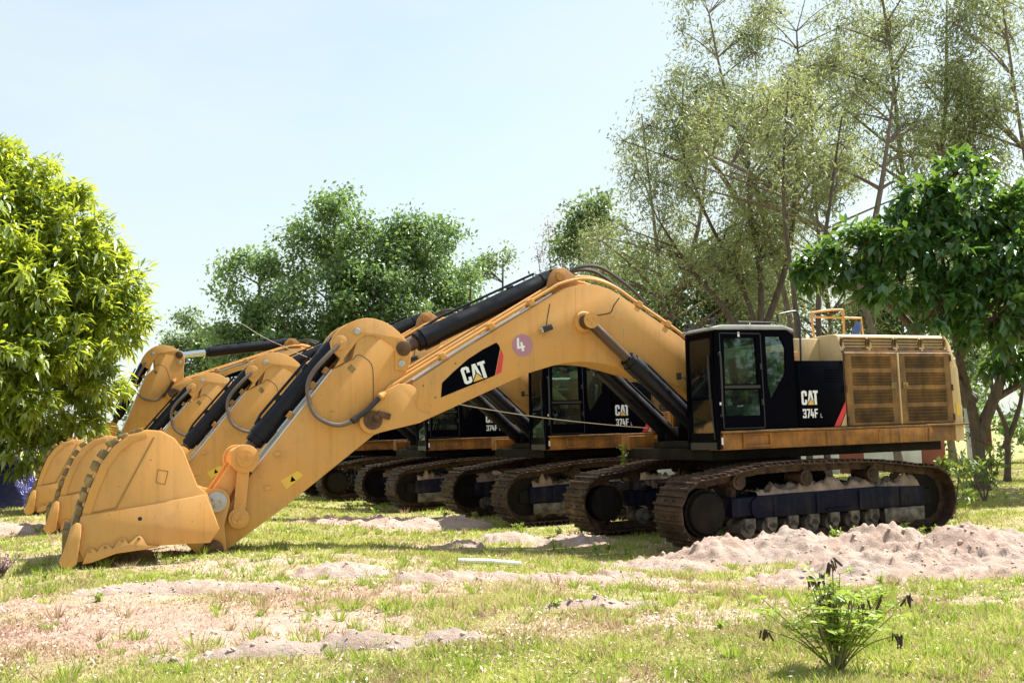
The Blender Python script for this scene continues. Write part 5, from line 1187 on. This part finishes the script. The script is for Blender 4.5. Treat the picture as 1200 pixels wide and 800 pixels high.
for i in range(34):
    lx = R.uniform(-2.8, 2.9); ly = 2.05 + abs(R.normal(0, .22)); q = SPOT[0] + FW * lx + LF * ly
    weed('low green weed tuft growing along the numbered excavator crawler', q[0], q[1], float(gz(*q)), R.uniform(.12, .28), 5, 'plantleaf', .07, .03, .10, grp='weed tufts along the crawler', seed=100 + i)
for i in range(22):
    kk = int(R.integers(0, 3)); lx = R.uniform(2.6, 4.4); ly = R.uniform(-2.6, 2.4); q = SPOT[kk] + FW * lx + LF * ly
    weed('low green weed tuft in front of the crawlers', q[0], q[1], float(gz(*q)), R.uniform(.10, .22), 5, 'plantleaf', .07, .03, .12, grp='weed tufts in front of the crawlers', seed=200 + i)
for i in range(9):
    d = R.uniform(7, 13); x = R.uniform(-.5, .52) * d
    weed('tiny broad-leaved weed scattered in the short grass', x, d, float(gz(x, d)), R.uniform(.05, .13), 4, 'plantleaf', .05, .025, .07, grp='tiny weeds in the grass', seed=300 + i)

# foreground plant with dark seed pods
px_, py_ = 2.0, 6.32; pz_ = float(gz(px_, py_))
pr = empty('seed_pod_plant', (px_, py_, pz_)); tag(pr, 'bright green bushy plant with dark dried seed pods in the foreground', 'plant')
R = np.random.default_rng(5); st = MB(); B = []; A = []; pods = []
for i in range(30):
    a = R.uniform(0, 6.283); q = R.uniform(.04, .46); hh = R.uniform(.40, .66) * (1 - .45 * (q - .1)); end = Vector((math.cos(a)*q, math.sin(a)*q*.8, hh))
    pts = smooth_path([Vector((R.normal(0, .02), R.normal(0, .02), -.03)), Vector((end.x*.38, end.y*.38, hh*.42)), end], 6); st.tube(pts, [.007*(1 - .6*j/(len(pts)-1)) for j in range(len(pts))], 5)
    for f in np.linspace(.55, 1, 5):
        p = pts[int(f*(len(pts)-1))]; ax = Vector((R.normal(0, 1), R.normal(0, 1), R.uniform(-.1, .6))).normalized(); rl = R.uniform(.07, .13)
        st.tube([p, p + ax*rl], .0025, 4)
        sd_ = ax.cross(Vector((0, 0, 1))).normalized()
        for j in range(4):
            for sgn in (-1, 1): B.append(p + ax*rl*(.3 + .23*j)); A.append(np.array(sd_*sgn + ax*.45 + Vector((0, 0, R.uniform(-.1, .3)))))
    if i % 3 == 0: pods.append((end, R.integers(2, 6)))
for e_ in ((-.06, 0, .62), (.02, .02, .68), (-.14, 0, .60), (.50, .05, .45), (.36, -.1, .24), (-.44, 0, .28)):
    st.tube(smooth_path([Vector((0, 0, 0)), Vector(e_) * .5 + Vector((0, 0, .05)), Vector(e_)], 5), .004, 5); pods.append((Vector(e_), 7))
st.build('stem', M['weedstem'], pr)
B = np.array([tuple(b) for b in B]); A = np.array(A); n = len(B); order = np.argsort(B[:, 1] + R.normal(0, .1, n)); own = order[:290]; rest = order[290:]
Nn = R.normal(0, .35, (n, 3)) + np.array([0, 0, 1]); LL = R.uniform(.045, .08, n); WW = LL * .42
for i in own: leaf_object(M['plantleaf'], pr, B[i], A[i], Nn[i], LL[i], WW[i])
V, F = leaves(B[rest], A[rest], Nn[rest], LL[rest], WW[rest]); f = np_mesh('foliage', V, F, M['plantleaf'], pr, attrs={'rnd': np.repeat(R.random(len(rest)), 5)}); f['kind'] = 'stuff'
pm = MB(); pm.prism([(-.5, 0), (-.35, .11), (.35, .10), (.5, 0), (.35, -.10), (-.35, -.11)], 'y', -.05, .05)
t = NT('seed_pod'); M['pod'] = t.pbr(t.mix(t.noise(40, 3), (.03, .018, .014), (.09, .05, .035)), .8)
tmp = pm.build('seed_pod', M['pod'], None, .02); podme = tmp.data; bpy.data.objects.remove(tmp)
for e, cnt in pods:
    for j in range(int(cnt)):
        o = bpy.data.objects.new('seed_pod', podme); col.objects.link(o); o.parent = pr
        Lp = R.uniform(.05, .09); d = Vector((R.normal(0, .35), R.normal(0, .35), -1)).normalized()
        o.matrix_local = Matrix.Translation(e + Vector(R.normal(0, .014, 3)) + d*Lp*.45) @ d.to_track_quat('X', 'Z').to_matrix().to_4x4() @ Matrix.Diagonal((Lp, Lp*.9, Lp*.9, 1))
